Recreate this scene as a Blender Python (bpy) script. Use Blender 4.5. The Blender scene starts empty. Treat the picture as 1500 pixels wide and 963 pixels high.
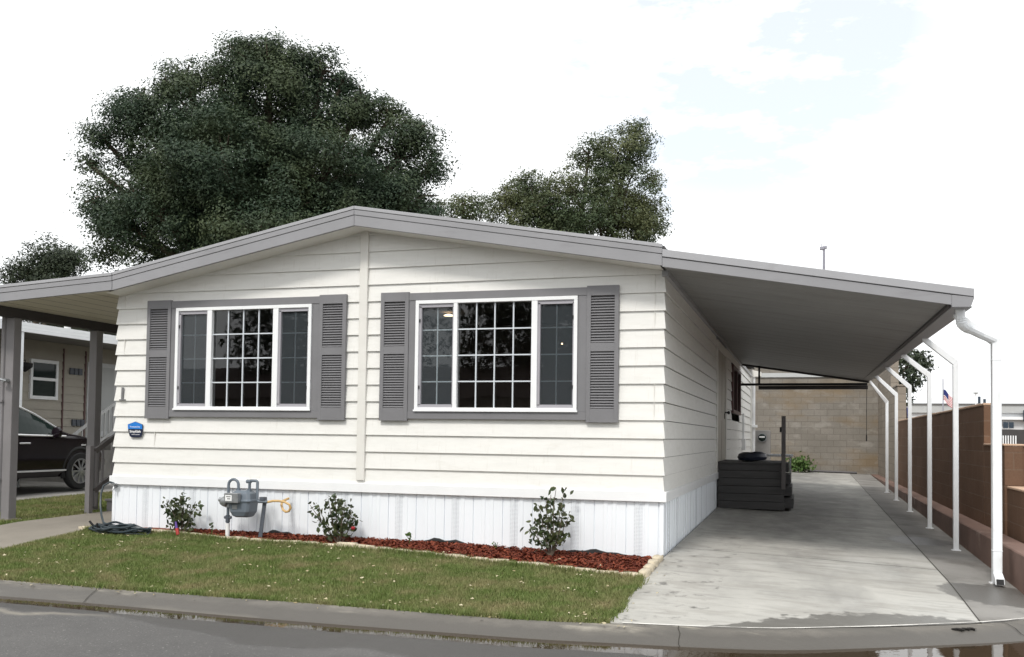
import bpy, bmesh, math, random
import numpy as np
from mathutils import Vector, Matrix
random.seed(4); rng = np.random.default_rng(4)
S = bpy.context.scene; COL = S.collection
R = math.radians

# ------------------------------------------------------------------ materials
def _mat(name):
    m = bpy.data.materials.new(name); m.use_nodes = True
    nt = m.node_tree; nt.nodes.clear()
    out = nt.nodes.new('ShaderNodeOutputMaterial')
    b = nt.nodes.new('ShaderNodeBsdfPrincipled')
    nt.links.new(b.outputs[0], out.inputs[0])
    return m, nt, b, out
def N(nt, t, **kw):
    n = nt.nodes.new('ShaderNode' + t)
    for k, v in kw.items():
        if k.startswith('i_'): n.inputs[int(k[2:])].default_value = v
        else: setattr(n, k, v)
    return n
def coords(nt, scale=(1, 1, 1)):
    t = N(nt, 'TexCoord'); mp = N(nt, 'Mapping'); mp.inputs['Scale'].default_value = scale
    nt.links.new(t.outputs['Object'], mp.inputs['Vector']); return mp.outputs[0]
def noise(nt, vec, scale, detail=4, rough=.6):
    n = N(nt, 'TexNoise'); n.inputs['Scale'].default_value = scale; n.inputs['Detail'].default_value = detail
    n.inputs['Roughness'].default_value = rough; nt.links.new(vec, n.inputs['Vector']); return n.outputs['Fac']
def ramp(nt, fac, lo, hi, a=0., b=1.):
    r = N(nt, 'MapRange'); r.inputs[1].default_value = lo; r.inputs[2].default_value = hi
    r.inputs[3].default_value = a; r.inputs[4].default_value = b
    nt.links.new(fac, r.inputs[0]); return r.outputs[0]
def mix(nt, fac, A, B):
    m = N(nt, 'Mix', data_type='RGBA')
    if isinstance(fac, float): m.inputs[0].default_value = fac
    else: nt.links.new(fac, m.inputs[0])
    for i, c in ((6, A), (7, B)):
        if isinstance(c, tuple): m.inputs[i].default_value = (*c, 1) if len(c) == 3 else c
        else: nt.links.new(c, m.inputs[i])
    return m.outputs[2]
def pm(name, col, rough=.6, var=.12, scale=4, bump=0., bscale=60, metal=0., spec=.5, stretch=(1, 1, 1), stains=(), fine=None, sheen=0):
    """principled with patchy value variation, optional stains [(colour, noise scale, lo, hi, strength, stretch)] and bump"""
    m, nt, b, out = _mat(name)
    v = coords(nt, stretch)
    f = noise(nt, v, scale)
    c = mix(nt, ramp(nt, f, .3, .7), tuple(x * (1 - var) for x in col), tuple(min(1, x * (1 + var)) for x in col))
    if fine:
        f2 = noise(nt, v, fine[0], 3)
        c = mix(nt, ramp(nt, f2, .35, .65, 0, fine[1]), c, tuple(x * .45 for x in col))
    for st in stains:
        sc, ns, lo, hi, k = st[:5]
        vv = coords(nt, st[5]) if len(st) > 5 else v
        c = mix(nt, ramp(nt, noise(nt, vv, ns, 5), lo, hi, 0, k), c, sc)
    nt.links.new(c, b.inputs['Base Color'])
    b.inputs['Roughness'].default_value = rough; b.inputs['Metallic'].default_value = metal
    b.inputs['Specular IOR Level'].default_value = spec
    if bump:
        bp = N(nt, 'Bump'); bp.inputs['Strength'].default_value = bump; bp.inputs['Distance'].default_value = .01
        nt.links.new(noise(nt, v, bscale, 3), bp.inputs['Height']); nt.links.new(bp.outputs[0], b.inputs['Normal'])
    return m
def emis(name, col, s):
    m, nt, b, out = _mat(name); b.inputs['Emission Color'].default_value = (*col, 1); b.inputs['Emission Strength'].default_value = s
    return m
def leafmat(name, a, b_, c_=None, trans=.25, rough=.55, ns=.55, lo=.45, hi=.62):
    m, nt, b, out = _mat(name)
    g = N(nt, 'NewGeometry')
    col = mix(nt, g.outputs['Random Per Island'], a, b_)
    if c_ is not None:
        f = ramp(nt, noise(nt, coords(nt), ns, 4), lo, hi)
        col = mix(nt, f, col, mix(nt, g.outputs['Random Per Island'], tuple(x * .8 for x in c_), c_))
    nt.links.new(col, b.inputs['Base Color']); b.inputs['Roughness'].default_value = rough
    b.inputs['Specular IOR Level'].default_value = .3
    tr = N(nt, 'BsdfTranslucent'); nt.links.new(col, tr.inputs[0])
    mx = N(nt, 'MixShader'); mx.inputs[0].default_value = trans
    nt.links.new(b.outputs[0], mx.inputs[1]); nt.links.new(tr.outputs[0], mx.inputs[2]); nt.links.new(mx.outputs[0], out.inputs[0])
    return m
def glassmat(name, tint=(.8, .83, .83), haze=0.):
    m, nt, b, out = _mat(name)
    t = N(nt, 'BsdfTransparent'); t.inputs[0].default_value = (*tint, 1)
    g = N(nt, 'BsdfGlossy'); g.inputs['Roughness'].default_value = .015
    fr = N(nt, 'Fresnel'); fr.inputs[0].default_value = 1.75
    mx = N(nt, 'MixShader'); nt.links.new(fr.outputs[0], mx.inputs[0]); nt.links.new(t.outputs[0], mx.inputs[1]); nt.links.new(g.outputs[0], mx.inputs[2])
    bp = N(nt, 'Bump'); bp.inputs['Strength'].default_value = .06; bp.inputs['Distance'].default_value = .02
    nt.links.new(noise(nt, coords(nt), 1.6, 1), bp.inputs['Height']); nt.links.new(bp.outputs[0], g.inputs['Normal'])
    nt.links.new(mx.outputs[0], out.inputs[0]); return m
def screenmat(name, k=.26):
    m, nt, b, out = _mat(name)
    t = N(nt, 'BsdfTransparent'); d = N(nt, 'BsdfDiffuse'); d.inputs[0].default_value = (.13, .15, .165, 1)
    mx = N(nt, 'MixShader'); mx.inputs[0].default_value = k
    nt.links.new(t.outputs[0], mx.inputs[1]); nt.links.new(d.outputs[0], mx.inputs[2]); nt.links.new(mx.outputs[0], out.inputs[0]); return m
def blockmat(name, c1, c2, mortar, w=.4, h=.2, axis='x', ms=.012, stains=(), bump=.5, mz=.5):
    m, nt, b, out = _mat(name)
    t = N(nt, 'TexCoord'); sp = N(nt, 'SeparateXYZ'); nt.links.new(t.outputs['Object'], sp.inputs[0])
    cb = N(nt, 'CombineXYZ'); nt.links.new(sp.outputs[0 if axis == 'x' else 1], cb.inputs[0]); nt.links.new(sp.outputs[2], cb.inputs[1])
    br = N(nt, 'TexBrick'); br.inputs['Scale'].default_value = 1; br.inputs['Brick Width'].default_value = w; br.inputs['Row Height'].default_value = h
    br.inputs['Mortar Size'].default_value = ms; br.inputs['Mortar Smooth'].default_value = .35; br.inputs['Bias'].default_value = 0
    br.inputs['Color1'].default_value = (*c1, 1); br.inputs['Color2'].default_value = (*c2, 1); br.inputs['Mortar'].default_value = (*mortar, 1)
    nt.links.new(cb.outputs[0], br.inputs['Vector'])
    v = coords(nt); c = br.outputs['Color']
    c = mix(nt, ramp(nt, noise(nt, v, 1.1, 5), .35, .7, 0, .45), c, tuple(x * .62 for x in c1))
    c = mix(nt, ramp(nt, noise(nt, v, 45, 3), .4, .7, 0, .3), c, tuple(x * .55 for x in c1))
    for (sc, ns, lo, hi, k, stv) in stains:
        c = mix(nt, ramp(nt, noise(nt, coords(nt, stv), ns, 4), lo, hi, 0, k), c, sc)
    nt.links.new(c, b.inputs['Base Color']); b.inputs['Roughness'].default_value = .9; b.inputs['Specular IOR Level'].default_value = .2
    bp = N(nt, 'Bump'); bp.inputs['Strength'].default_value = bump; bp.inputs['Distance'].default_value = .012; bp.invert = True
    nt.links.new(br.outputs['Fac'], bp.inputs['Height'])
    bp2 = N(nt, 'Bump'); bp2.inputs['Strength'].default_value = .3; bp2.inputs['Distance'].default_value = .006
    nt.links.new(noise(nt, v, 70, 3), bp2.inputs['Height']); nt.links.new(bp.outputs[0], bp2.inputs['Normal']); nt.links.new(bp2.outputs[0], b.inputs['Normal'])
    return m
def skirtmat():
    m, nt, b, out = _mat('white vinyl skirting')
    t = N(nt, 'TexCoord'); sp = N(nt, 'SeparateXYZ'); nt.links.new(t.outputs['Object'], sp.inputs[0])
    ad = N(nt, 'Math', operation='ADD'); nt.links.new(sp.outputs[0], ad.inputs[0]); nt.links.new(sp.outputs[1], ad.inputs[1])
    def md(src, p):
        a = N(nt, 'Math', operation='DIVIDE'); nt.links.new(src, a.inputs[0]); a.inputs[1].default_value = p
        f = N(nt, 'Math', operation='FRACT'); nt.links.new(a.outputs[0], f.inputs[0]); return f.outputs[0]
    def band(src, lo, hi):
        g = N(nt, 'Math', operation='GREATER_THAN'); nt.links.new(src, g.inputs[0]); g.inputs[1].default_value = lo
        l = N(nt, 'Math', operation='LESS_THAN'); nt.links.new(src, l.inputs[0]); l.inputs[1].default_value = hi
        mu = N(nt, 'Math', operation='MULTIPLY'); nt.links.new(g.outputs[0], mu.inputs[0]); nt.links.new(l.outputs[0], mu.inputs[1]); return mu.outputs[0]
    def mul(a, c):
        mu = N(nt, 'Math', operation='MULTIPLY'); nt.links.new(a, mu.inputs[0]); nt.links.new(c, mu.inputs[1]); return mu.outputs[0]
    dots = mul(mul(band(md(ad.outputs[0], .012), 0, .5), band(md(sp.outputs[2], .015), 0, .5)), band(md(ad.outputs[0], .72), .44, .58))
    base = mix(nt, ramp(nt, noise(nt, coords(nt, (1, 1, .4)), 2.2, 4), .35, .7), (.80, .835, .875), (.84, .872, .91))
    z = ramp(nt, sp.outputs[2], -.72, -.52, .30, 0.)
    dirt = mul(z, ramp(nt, noise(nt, coords(nt), 9, 4), .4, .6))
    base = mix(nt, dirt, base, (.42, .33, .26))
    base = mix(nt, dots, base, (.32, .34, .37))
    nt.links.new(base, b.inputs['Base Color']); b.inputs['Roughness'].default_value = .38
    return m

M = {}
M['siding'] = pm('cream painted hardboard siding', (.765, .757, .727), .55, .035, 2.2, .22, 90, stretch=(1.5, 1.5, 9), stains=[((.55, .52, .45), 3.5, .56, .78, .28, (1, 1, 3)), ((.50, .47, .41), 5, .60, .75, .25, (6, 6, .5))])
M['cream'] = pm('cream trim paint', (.72, .705, .665), .5, .04, 3, .1, 80, stains=[((.45, .42, .36), 8, .6, .75, .2)])
M['white'] = pm('white trim paint', (.82, .83, .84), .42, .03, 3)
M['skirt'] = skirtmat()
M['post'] = pm('white enamelled metal', (.82, .84, .86), .35, .03, 3, stains=[((.42, .38, .33), 5, .56, .75, .35, (2, 2, .7))])
M['shutter'] = pm('grey painted shutter', (.185, .183, .192), .5, .06, 3, .08, 60)
M['fascia'] = pm('grey painted fascia', (.272, .271, .284), .5, .06, 1.6, .06, 50, stains=[((.16, .15, .16), 3, .58, .78, .35, (1, 1, 4))])
M['drip'] = pm('light grey metal edge', (.35, .351, .366), .4, .06, 2, stains=[((.2, .19, .19), 4, .6, .75, .4)])
M['seam'] = pm('black lap shadow backing', (.035, .033, .035), .8)
M['roof'] = pm('dark shingle roof', (.07, .068, .07), .9, .25, 14, .5, 40)
M['ceil'] = pm('aluminium carport ceiling', (.255, .253, .25), .55, .05, 1.2, stains=[((.17, .165, .155), 1.6, .48, .72, .6, (.5, 3, 1)), ((.33, .33, .33), 3, .55, .7, .4, (.4, 5, 1))])
M['ceilL'] = pm('cream porch ceiling', (.60, .56, .47), .55, .05, 2)
M['darkbeam'] = pm('dark brown beam paint', (.045, .04, .04), .55, .15, 3)
M['greypost'] = pm('grey painted post', (.215, .205, .21), .5, .08, 3, .08, 60)
M['vinyl'] = pm('white vinyl window frame', (.84, .85, .86), .3, .02, 3)
M['alu'] = pm('grey aluminium sash', (.36, .35, .38), .4, .05, 4)
M['muntin'] = pm('pale grille bars', (.60, .64, .68), .4, .03, 4)
M['glass'] = glassmat('window glass')
M['screen'] = screenmat('insect screen')
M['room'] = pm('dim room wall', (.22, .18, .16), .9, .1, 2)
M['lampglow'] = emis('lit lamp', (1, .75, .45), 3)
M['black'] = pm('black plastic', (.014, .014, .015), .75, .2, 6)
M['rubber'] = pm('tyre rubber', (.02, .02, .021), .8, .2, 9)
M['num'] = pm('weathered grey metal number', (.17, .17, .175), .45, .15, 20)
M['blue'] = pm('bright blue print', (.015, .19, .62), .35, .03, 5)
M['navy'] = pm('navy print', (.008, .014, .04), .35, .05, 5)
M['print'] = pm('white print', (.85, .85, .85), .5, .02, 5)
M['gas'] = pm('grey gas meter paint', (.13, .155, .185), .42, .1, 6, .05, 80)
M['gasdark'] = pm('dark weathered pipe', (.075, .085, .105), .5, .2, 14, .1, 60)
M['steel'] = pm('dull steel', (.33, .34, .35), .35, .2, 18, metal=.6)
M['brass'] = pm('tan flexible pipe', (.55, .36, .15), .45, .12, 16)
M['whitepipe'] = pm('white pipe', (.82, .82, .82), .4)
M['hose'] = pm('dark green grey garden hose', (.022, .034, .042), .42, .2, 6)
M['deckgrey'] = pm('dark grey painted boards', (.052, .05, .05), .6, .18, 3, .2, 60, stretch=(1, 1, 8))
M['newel'] = pm('grey brown painted post', (.10, .09, .088), .6, .15, 4)
M['navycush'] = pm('navy plastic', (.02, .025, .042), .35, .1, 4)
M['tablew'] = pm('pale plastic', (.55, .56, .57), .4)
M['meterbox'] = pm('grey enamel meter cabinet', (.26, .25, .24), .5, .1, 4)
M['doorm'] = pm('beige door paint', (.42, .39, .34), .5, .05, 3)
M['redframe'] = pm('dark red window frame', (.10, .045, .045), .5, .1, 4)
M['bark'] = pm('bark', (.10, .075, .055), .9, .3, 9, .8, 20)
M['oak'] = leafmat('live oak leaves', (.021, .042, .025), (.052, .080, .044), (.080, .106, .050))
M['oak2'] = leafmat('olive oak leaves', (.038, .062, .030), (.085, .115, .054), (.13, .145, .064))
M['farleaf'] = leafmat('dark evergreen leaves', (.022, .035, .02), (.05, .065, .035))
M['rose'] = leafmat('rose leaves', (.032, .058, .026), (.088, .102, .042), (.08, .065, .038), trans=.2, rough=.4)
M['weed'] = leafmat('young green leaves', (.06, .12, .03), (.11, .17, .05), trans=.2)
M['petal'] = pm('dark red petals', (.28, .015, .02), .5)
M['grass'] = leafmat('lawn grass', (.095, .145, .032), (.22, .27, .09), (.34, .30, .155), trans=.25, rough=.6, ns=2.4, lo=.42, hi=.70)
M['soil'] = pm('lawn soil and thatch', (.13, .13, .06), .95, .35, 6, .6, 60, stains=[((.25, .20, .12), 2.2, .48, .66, .8)])
M['dirt'] = pm('bare earth', (.16, .125, .09), .95, .3, 3, .5, 30)
M['mulchbase'] = pm('red mulch bed', (.15, .035, .016), .95, .4, 30, .8, 60)
M['mulch'] = leafmat('red bark chips', (.085, .016, .009), (.225, .055, .026), trans=0., rough=.85)
M['stone'] = pm('pale edging stone', (.56, .49, .37), .85, .18, 12, .35, 45, stains=[((.3, .25, .17), 7, .55, .75, .6)])
M['conc'] = pm('driveway concrete', (.43, .42, .39), .8, .12, 1.1, .22, 90, fine=(160, .16),
    stains=[((.205, .20, .19), .55, .50, .68, .75, (1.2, .55, 1)), ((.13, .125, .12), 1.3, .62, .72, .65, (1, .35, 1)), ((.48, .475, .45), .9, .52, .68, .7, (1, .7, 1)), ((.22, .215, .20), 5, .54, .68, .45, (.35, 1.6, 1)), ((.18, .17, .16), 9, .64, .76, .4), ((.27, .255, .23), 2.2, .5, .6, .4, (.8, 2.4, 1))])
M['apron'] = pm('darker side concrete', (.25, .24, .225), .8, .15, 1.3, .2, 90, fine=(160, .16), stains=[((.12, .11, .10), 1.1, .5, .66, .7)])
M['walk'] = pm('walkway concrete', (.25, .225, .19), .85, .14, 1.3, .2, 80, fine=(150, .2))
M['kerb'] = pm('kerb concrete', (.155, .143, .126), .8, .16, 1.6, .25, 80, fine=(120, .25), stains=[((.10, .095, .085), 2.2, .5, .66, .75, (.6, 2, 1)), ((.36, .33, .275), 1.7, .56, .66, .8, (.5, 2, 1))])
def _wetten(m, wetcol, rough, rng_=(.93, 1.05)):
    nt = m.node_tree; b = [n for n in nt.nodes if n.type == 'BSDF_PRINCIPLED'][0]
    src = b.inputs['Base Color'].links[0].from_socket
    at_ = N(nt, 'Attribute', attribute_name='wet')
    nz = noise(nt, coords(nt), 7, 5)
    ad = N(nt, 'Math', operation='ADD'); nt.links.new(at_.outputs['Fac'], ad.inputs[0]); nt.links.new(nz, ad.inputs[1])
    f = ramp(nt, ad.outputs[0], *rng_, 0, 1)
    nt.links.new(mix(nt, ramp(nt, f, 0, 1, 0, .82), src, wetcol), b.inputs['Base Color'])
    nt.links.new(ramp(nt, f, 0, 1, b.inputs['Roughness'].default_value, rough), b.inputs['Roughness'])
def setattr_f(o, nm, arr):
    a = o.data.attributes.new(nm, 'FLOAT', 'POINT'); a.data.foreach_set('value', arr)
def _shade_grime(m, col):  # paints the shade under the carport into the base colour, with parking stains
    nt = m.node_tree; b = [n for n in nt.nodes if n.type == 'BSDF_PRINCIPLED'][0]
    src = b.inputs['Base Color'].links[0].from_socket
    at_ = N(nt, 'Attribute', attribute_name='shade_grime')
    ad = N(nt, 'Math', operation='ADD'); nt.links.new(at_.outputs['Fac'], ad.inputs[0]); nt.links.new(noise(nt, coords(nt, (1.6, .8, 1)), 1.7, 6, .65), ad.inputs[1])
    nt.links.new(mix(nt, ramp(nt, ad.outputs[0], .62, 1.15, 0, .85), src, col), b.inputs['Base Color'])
_shade_grime(M['conc'], (.17, .166, .158))
_wetten(M['kerb'], (.082, .076, .068), .55, (.45, 1.05)); _wetten(M['conc'], (.115, .11, .10), .4); _wetten(M['apron'], (.085, .08, .072), .4)
M['joint'] = pm('pale mortar joint', (.72, .70, .66), .85, .1, 5)
M['crack'] = pm('dark joint', (.04, .036, .03), .95)
M['footing'] = pm('pinkish brown concrete footing', (.17, .105, .083), .85, .15, 2, .2, 60, stains=[((.42, .33, .28), 2.4, .62, .72, .5)])
M['browncap'] = pm('peach mortar cap', (.55, .38, .27), .85, .1, 6, .3, 50)
M['ndrive'] = pm('old driveway concrete', (.24, .23, .215), .85, .15, 1.5, .2, 70, stains=[((.09, .085, .08), 1, .5, .7, .6)])
M['backwall'] = blockmat('tan concrete block back', (.225, .205, .178), (.265, .242, .212), (.178, .160, .138), axis='x', ms=.011, bump=.35, stains=[((.21, .145, .075), .7, .50, .68, .6, (.6, 1, 1.4)), ((.33, .31, .28), 1.6, .56, .70, .55, (1, 1, 2)), ((.13, .115, .10), 2.3, .6, .72, .4, (1, 1, .5))])
M['sidewall'] = blockmat('tan concrete block side', (.27, .235, .195), (.31, .27, .225), (.22, .19, .16), axis='y')
M['brownwall'] = blockmat('brown concrete block side', (.155, .090, .058), (.188, .112, .074), (.20, .138, .10), axis='y', ms=.008, bump=.25)
M['brownend'] = blockmat('brown concrete block end', (.155, .090, .058), (.188, .112, .074), (.20, .138, .10), axis='x', ms=.008, bump=.25)
M['nsiding'] = pm('neighbour beige siding', (.36, .33, .28), .6, .06, 2, .15, 60)
M['nceil'] = pm('neighbour soffit', (.16, .15, .135), .6, .06, 2)
M['nrail'] = pm('pale grey rail', (.42, .42, .42), .5, .05, 4)
M['carpaint'] = pm('dark plum car paint', (.010, .006, .009), .14, .05, 3, spec=.4)
M['carglass'] = pm('dark car glass', (.015, .024, .022), .05, .05, 3, spec=.18)
M['chrome'] = pm('chrome trim', (.72, .72, .74), .25, .03, 5, metal=.15)
M['alloy'] = pm('alloy rim', (.45, .45, .47), .3, .06, 5, metal=.8)
M['bldg'] = pm('white stucco', (.66, .67, .69), .8, .04, 1)
M['bldg2'] = pm('grey stucco', (.45, .46, .46), .8, .06, 1)
M['dwin'] = pm('dark blue window', (.02, .035, .055), .15)
M['flagred'] = pm('flag red', (.45, .02, .04), .8)
M['flagwhite'] = pm('flag white', (.8, .8, .8), .8)
M['flagblue'] = pm('flag blue', (.02, .03, .16), .8)
M['polegrey'] = pm('galvanised pole', (.30, .30, .35), .5, .1, 4)
M['redroof'] = pm('reddish shingles', (.065, .045, .042), .9, .2, 8)
M['tanwall'] = pm('tan stucco', (.28, .24, .2), .8)
M['deadleaf'] = leafmat('fallen pale leaves', (.30, .24, .13), (.62, .56, .40), trans=.1, rough=.7)
M['toyred'] = pm('red plastic', (.38, .03, .025), .5); M['toypurple'] = pm('purple plastic', (.10, .05, .26), .4)
M['litter'] = pm('wet dark litter', (.02, .018, .016), .9)
def watermat():
    m, nt, b, out = _mat('gutter water')
    b.inputs['Base Color'].default_value = (.045, .032, .02, 1); b.inputs['Roughness'].default_value = .02
    b.inputs['IOR'].default_value = 1.33; b.inputs['Specular IOR Level'].default_value = .6
    bp = N(nt, 'Bump'); bp.inputs['Strength'].default_value = .04; bp.inputs['Distance'].default_value = .01
    nt.links.new(noise(nt, coords(nt), 14, 2), bp.inputs['Height']); nt.links.new(bp.outputs[0], b.inputs['Normal'])
    return m
M['water'] = watermat()
def asphaltmat():
    m, nt, b, out = _mat('asphalt')
    v = coords(nt)
    at = N(nt, 'Attribute', attribute_name='wet')
    c = mix(nt, ramp(nt, noise(nt, v, .8, 5), .3, .7), (.085, .082, .080), (.118, .114, .110))
    c = mix(nt, ramp(nt, noise(nt, v, 70, 4, .8), .44, .62, 0, .6), c, (.045, .044, .045))
    c = mix(nt, ramp(nt, noise(nt, v, 5, 5, .7), .5, .7, 0, .35), c, (.06, .058, .057))
    c = mix(nt, ramp(nt, noise(nt, v, 48, 2), .66, .72, 0, .8), c, (.27, .265, .25))
    lip = N(nt, 'Attribute', attribute_name='lip')
    c = mix(nt, lip.outputs['Fac'], c, (.24, .22, .185))
    c = mix(nt, ramp(nt, at.outputs['Fac'], 0, 1, 0, .78), c, (.050, .047, .044))
    nt.links.new(c, b.inputs['Base Color'])
    nt.links.new(ramp(nt, at.outputs['Fac'], 0, 1, .85, .55), b.inputs['Roughness'])
    bp = N(nt, 'Bump'); bp.inputs['Strength'].default_value = .45; bp.inputs['Distance'].default_value = .006
    nt.links.new(noise(nt, v, 150, 3), bp.inputs['Height']); nt.links.new(bp.outputs[0], b.inputs['Normal'])
    return m
M['asphalt'] = asphaltmat()

# ------------------------------------------------------------------ mesh helpers
def rootloc(o):
    l = Vector((0, 0, 0))
    while o is not None: l += o.location; o = o.parent
    return l
class MB:
    def __init__(s): s.v = []; s.f = []; s.mi = []; s.cur = 0
    def add(s, vs, fs):
        n = len(s.v); s.v += [tuple(map(float, p)) for p in vs]
        s.f += [tuple(i + n for i in f) for f in fs]; s.mi += [s.cur] * len(fs); return s
    def box(s, x0, x1, y0, y1, z0, z1):
        x0, x1 = min(x0, x1), max(x0, x1); y0, y1 = min(y0, y1), max(y0, y1); z0, z1 = min(z0, z1), max(z0, z1)
        return s.add([(x0, y0, z0), (x1, y0, z0), (x1, y1, z0), (x0, y1, z0), (x0, y0, z1), (x1, y0, z1), (x1, y1, z1), (x0, y1, z1)],
                     [(0, 3, 2, 1), (4, 5, 6, 7), (0, 1, 5, 4), (1, 2, 6, 5), (2, 3, 7, 6), (3, 0, 4, 7)])
    def hexa(s, b, t):  # bottom 4 and top 4 points, ccw from above
        return s.add(list(b) + list(t), [(0, 3, 2, 1), (4, 5, 6, 7), (0, 1, 5, 4), (1, 2, 6, 5), (2, 3, 7, 6), (3, 0, 4, 7)])
    def poly(s, pts): return s.add(pts, [tuple(range(len(pts)))])
    def prism(s, poly, d):  # polygon of 3d points swept by vector d
        n = len(poly); d = Vector(d)
        return s.add(list(poly) + [tuple(Vector(p) + d) for p in poly],
                     [tuple(range(n))[::-1], tuple(range(n, 2 * n))] + [(i, (i + 1) % n, n + (i + 1) % n, n + i) for i in range(n)])
    def bar(s, a, b, w, h=None, up=(0, 0, 1)):
        h = h or w; a, b = Vector(a), Vector(b); d = (b - a).normalized(); u = Vector(up)
        if abs(d.dot(u)) > .98: u = Vector((0, 1, 0))
        r = d.cross(u).normalized() * w / 2; u = r.cross(d).normalized() * h / 2
        return s.prism([a - r - u, a + r - u, a + r + u, a - r + u], b - a)
    def tube(s, pts, r, n=8, caps=True):
        P = [Vector(p) for p in pts]; k = len(P); rs = r if hasattr(r, '__len__') else [r] * k
        vs = []; fs = []; u = None
        for i in range(k):
            d = (P[min(i + 1, k - 1)] - P[max(i - 1, 0)]).normalized()
            if u is None:
                u = d.cross(Vector((0, 0, 1)));
                if u.length < .1: u = d.cross(Vector((0, 1, 0)))
            u = (u - d * u.dot(d)).normalized(); w = d.cross(u)
            for j in range(n):
                a = 2 * math.pi * j / n; vs.append(P[i] + (u * math.cos(a) + w * math.sin(a)) * rs[i])
        for i in range(k - 1):
            for j in range(n): fs.append((i * n + j, i * n + (j + 1) % n, (i + 1) * n + (j + 1) % n, (i + 1) * n + j))
        if caps: fs += [tuple(range(n))[::-1], tuple((k - 1) * n + j for j in range(n))]
        return s.add(vs, fs)
    def lathe(s, c, prof, axis='z', n=20):
        vs = []; fs = []
        for (r, h) in prof:
            for j in range(n):
                a = 2 * math.pi * j / n; x, y = r * math.cos(a), r * math.sin(a)
                vs.append({'z': (c[0] + x, c[1] + y, c[2] + h), 'y': (c[0] + x, c[1] + h, c[2] + y), 'x': (c[0] + h, c[1] + x, c[2] + y)}[axis])
        k = len(prof)
        for i in range(k - 1):
            for j in range(n): fs.append((i * n + j, i * n + (j + 1) % n, (i + 1) * n + (j + 1) % n, (i + 1) * n + j))
        fs += [tuple(range(n)), tuple((k - 1) * n + j for j in range(n))]
        return s.add(vs, fs)
    def build(s, name, mat, parent=None, origin=(0, 0, 0), bevel=0, smooth=False, seg=1):
        me = bpy.data.meshes.new(name); o = bpy.data.objects.new(name, me); COL.objects.link(o)
        off = rootloc(parent) if parent is not None else Vector(origin)
        me.from_pydata([(p[0] - off[0], p[1] - off[1], p[2] - off[2]) for p in s.v], [], s.f)
        for m in (mat if isinstance(mat, (list, tuple)) else [mat]): me.materials.append(m)
        if any(s.mi): me.polygons.foreach_set('material_index', s.mi)
        bm = bmesh.new(); bm.from_mesh(me); bmesh.ops.recalc_face_normals(bm, faces=bm.faces); bm.to_mesh(me); bm.free()
        if smooth:
            me.polygons.foreach_set('use_smooth', [True] * len(me.polygons))
            try: me.set_sharp_from_angle(angle=R(40))
            except Exception: pass
        if parent is not None: o.parent = parent
        else: o.location = origin
        if bevel:
            b = o.modifiers.new('edge', 'BEVEL'); b.width = bevel; b.segments = seg; b.limit_method = 'ANGLE'; b.angle_limit = R(40)
        return o
def np_mesh(name, V, n_per, mat, parent=None, origin=(0, 0, 0), attrs=None):
    """mesh of separate n-gons from an array (faces, n_per, 3)"""
    F = V.shape[0]; off = rootloc(parent) if parent is not None else Vector(origin)
    P = (V.reshape(-1, 3) - np.array(off)).astype(np.float32)
    me = bpy.data.meshes.new(name); me.vertices.add(len(P)); me.vertices.foreach_set('co', P.ravel())
    me.loops.add(F * n_per); me.loops.foreach_set('vertex_index', np.arange(F * n_per, dtype=np.int32))
    me.polygons.add(F); me.polygons.foreach_set('loop_start', np.arange(0, F * n_per, n_per, dtype=np.int32))
    me.update(calc_edges=True); me.materials.append(mat)
    o = bpy.data.objects.new(name, me); COL.objects.link(o)
    if parent is not None: o.parent = parent
    else: o.location = origin
    return o
def tag(o, label=None, cat=None, group=None, kind=None):
    if label: o['label'] = label
    if cat: o['category'] = cat
    if group: o['group'] = group
    if kind: o['kind'] = kind
    return o
def thing(name, label, cat, loc=(0, 0, 0), group=None):
    o = bpy.data.objects.new(name, None); COL.objects.link(o); o.location = loc; o.empty_display_size = .2
    return tag(o, label, cat, group)
def arc(c, r, a0, a1, n, plane='xz', y=0):
    out = []
    for i in range(n + 1):
        a = R(a0 + (a1 - a0) * i / n)
        out.append((c[0] + r * math.cos(a), c[1], c[2] + r * math.sin(a)))
    return out
def text_mesh(name, txt, size, loc, mat, parent, extr=.002, align='CENTER', bold=0., sx=1.):
    cu = bpy.data.curves.new(name, 'FONT'); cu.body = txt; cu.size = size; cu.extrude = extr; cu.align_x = align; cu.align_y = 'CENTER'; cu.offset = bold
    t = bpy.data.objects.new(name + '_tmp', cu); COL.objects.link(t)
    bpy.context.view_layer.update()
    me = bpy.data.meshes.new_from_object(t.evaluated_get(bpy.context.evaluated_depsgraph_get()))
    bpy.data.objects.remove(t)
    off = rootloc(parent)
    me.transform(Matrix.Translation(Vector(loc) - off) @ Matrix.Rotation(R(90), 4, 'X') @ Matrix.Scale(sx, 4, (1, 0, 0)))
    me.materials.clear(); me.materials.append(mat)
    o = bpy.data.objects.new(name, me); COL.objects.link(o); o.parent = parent; return o

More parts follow.
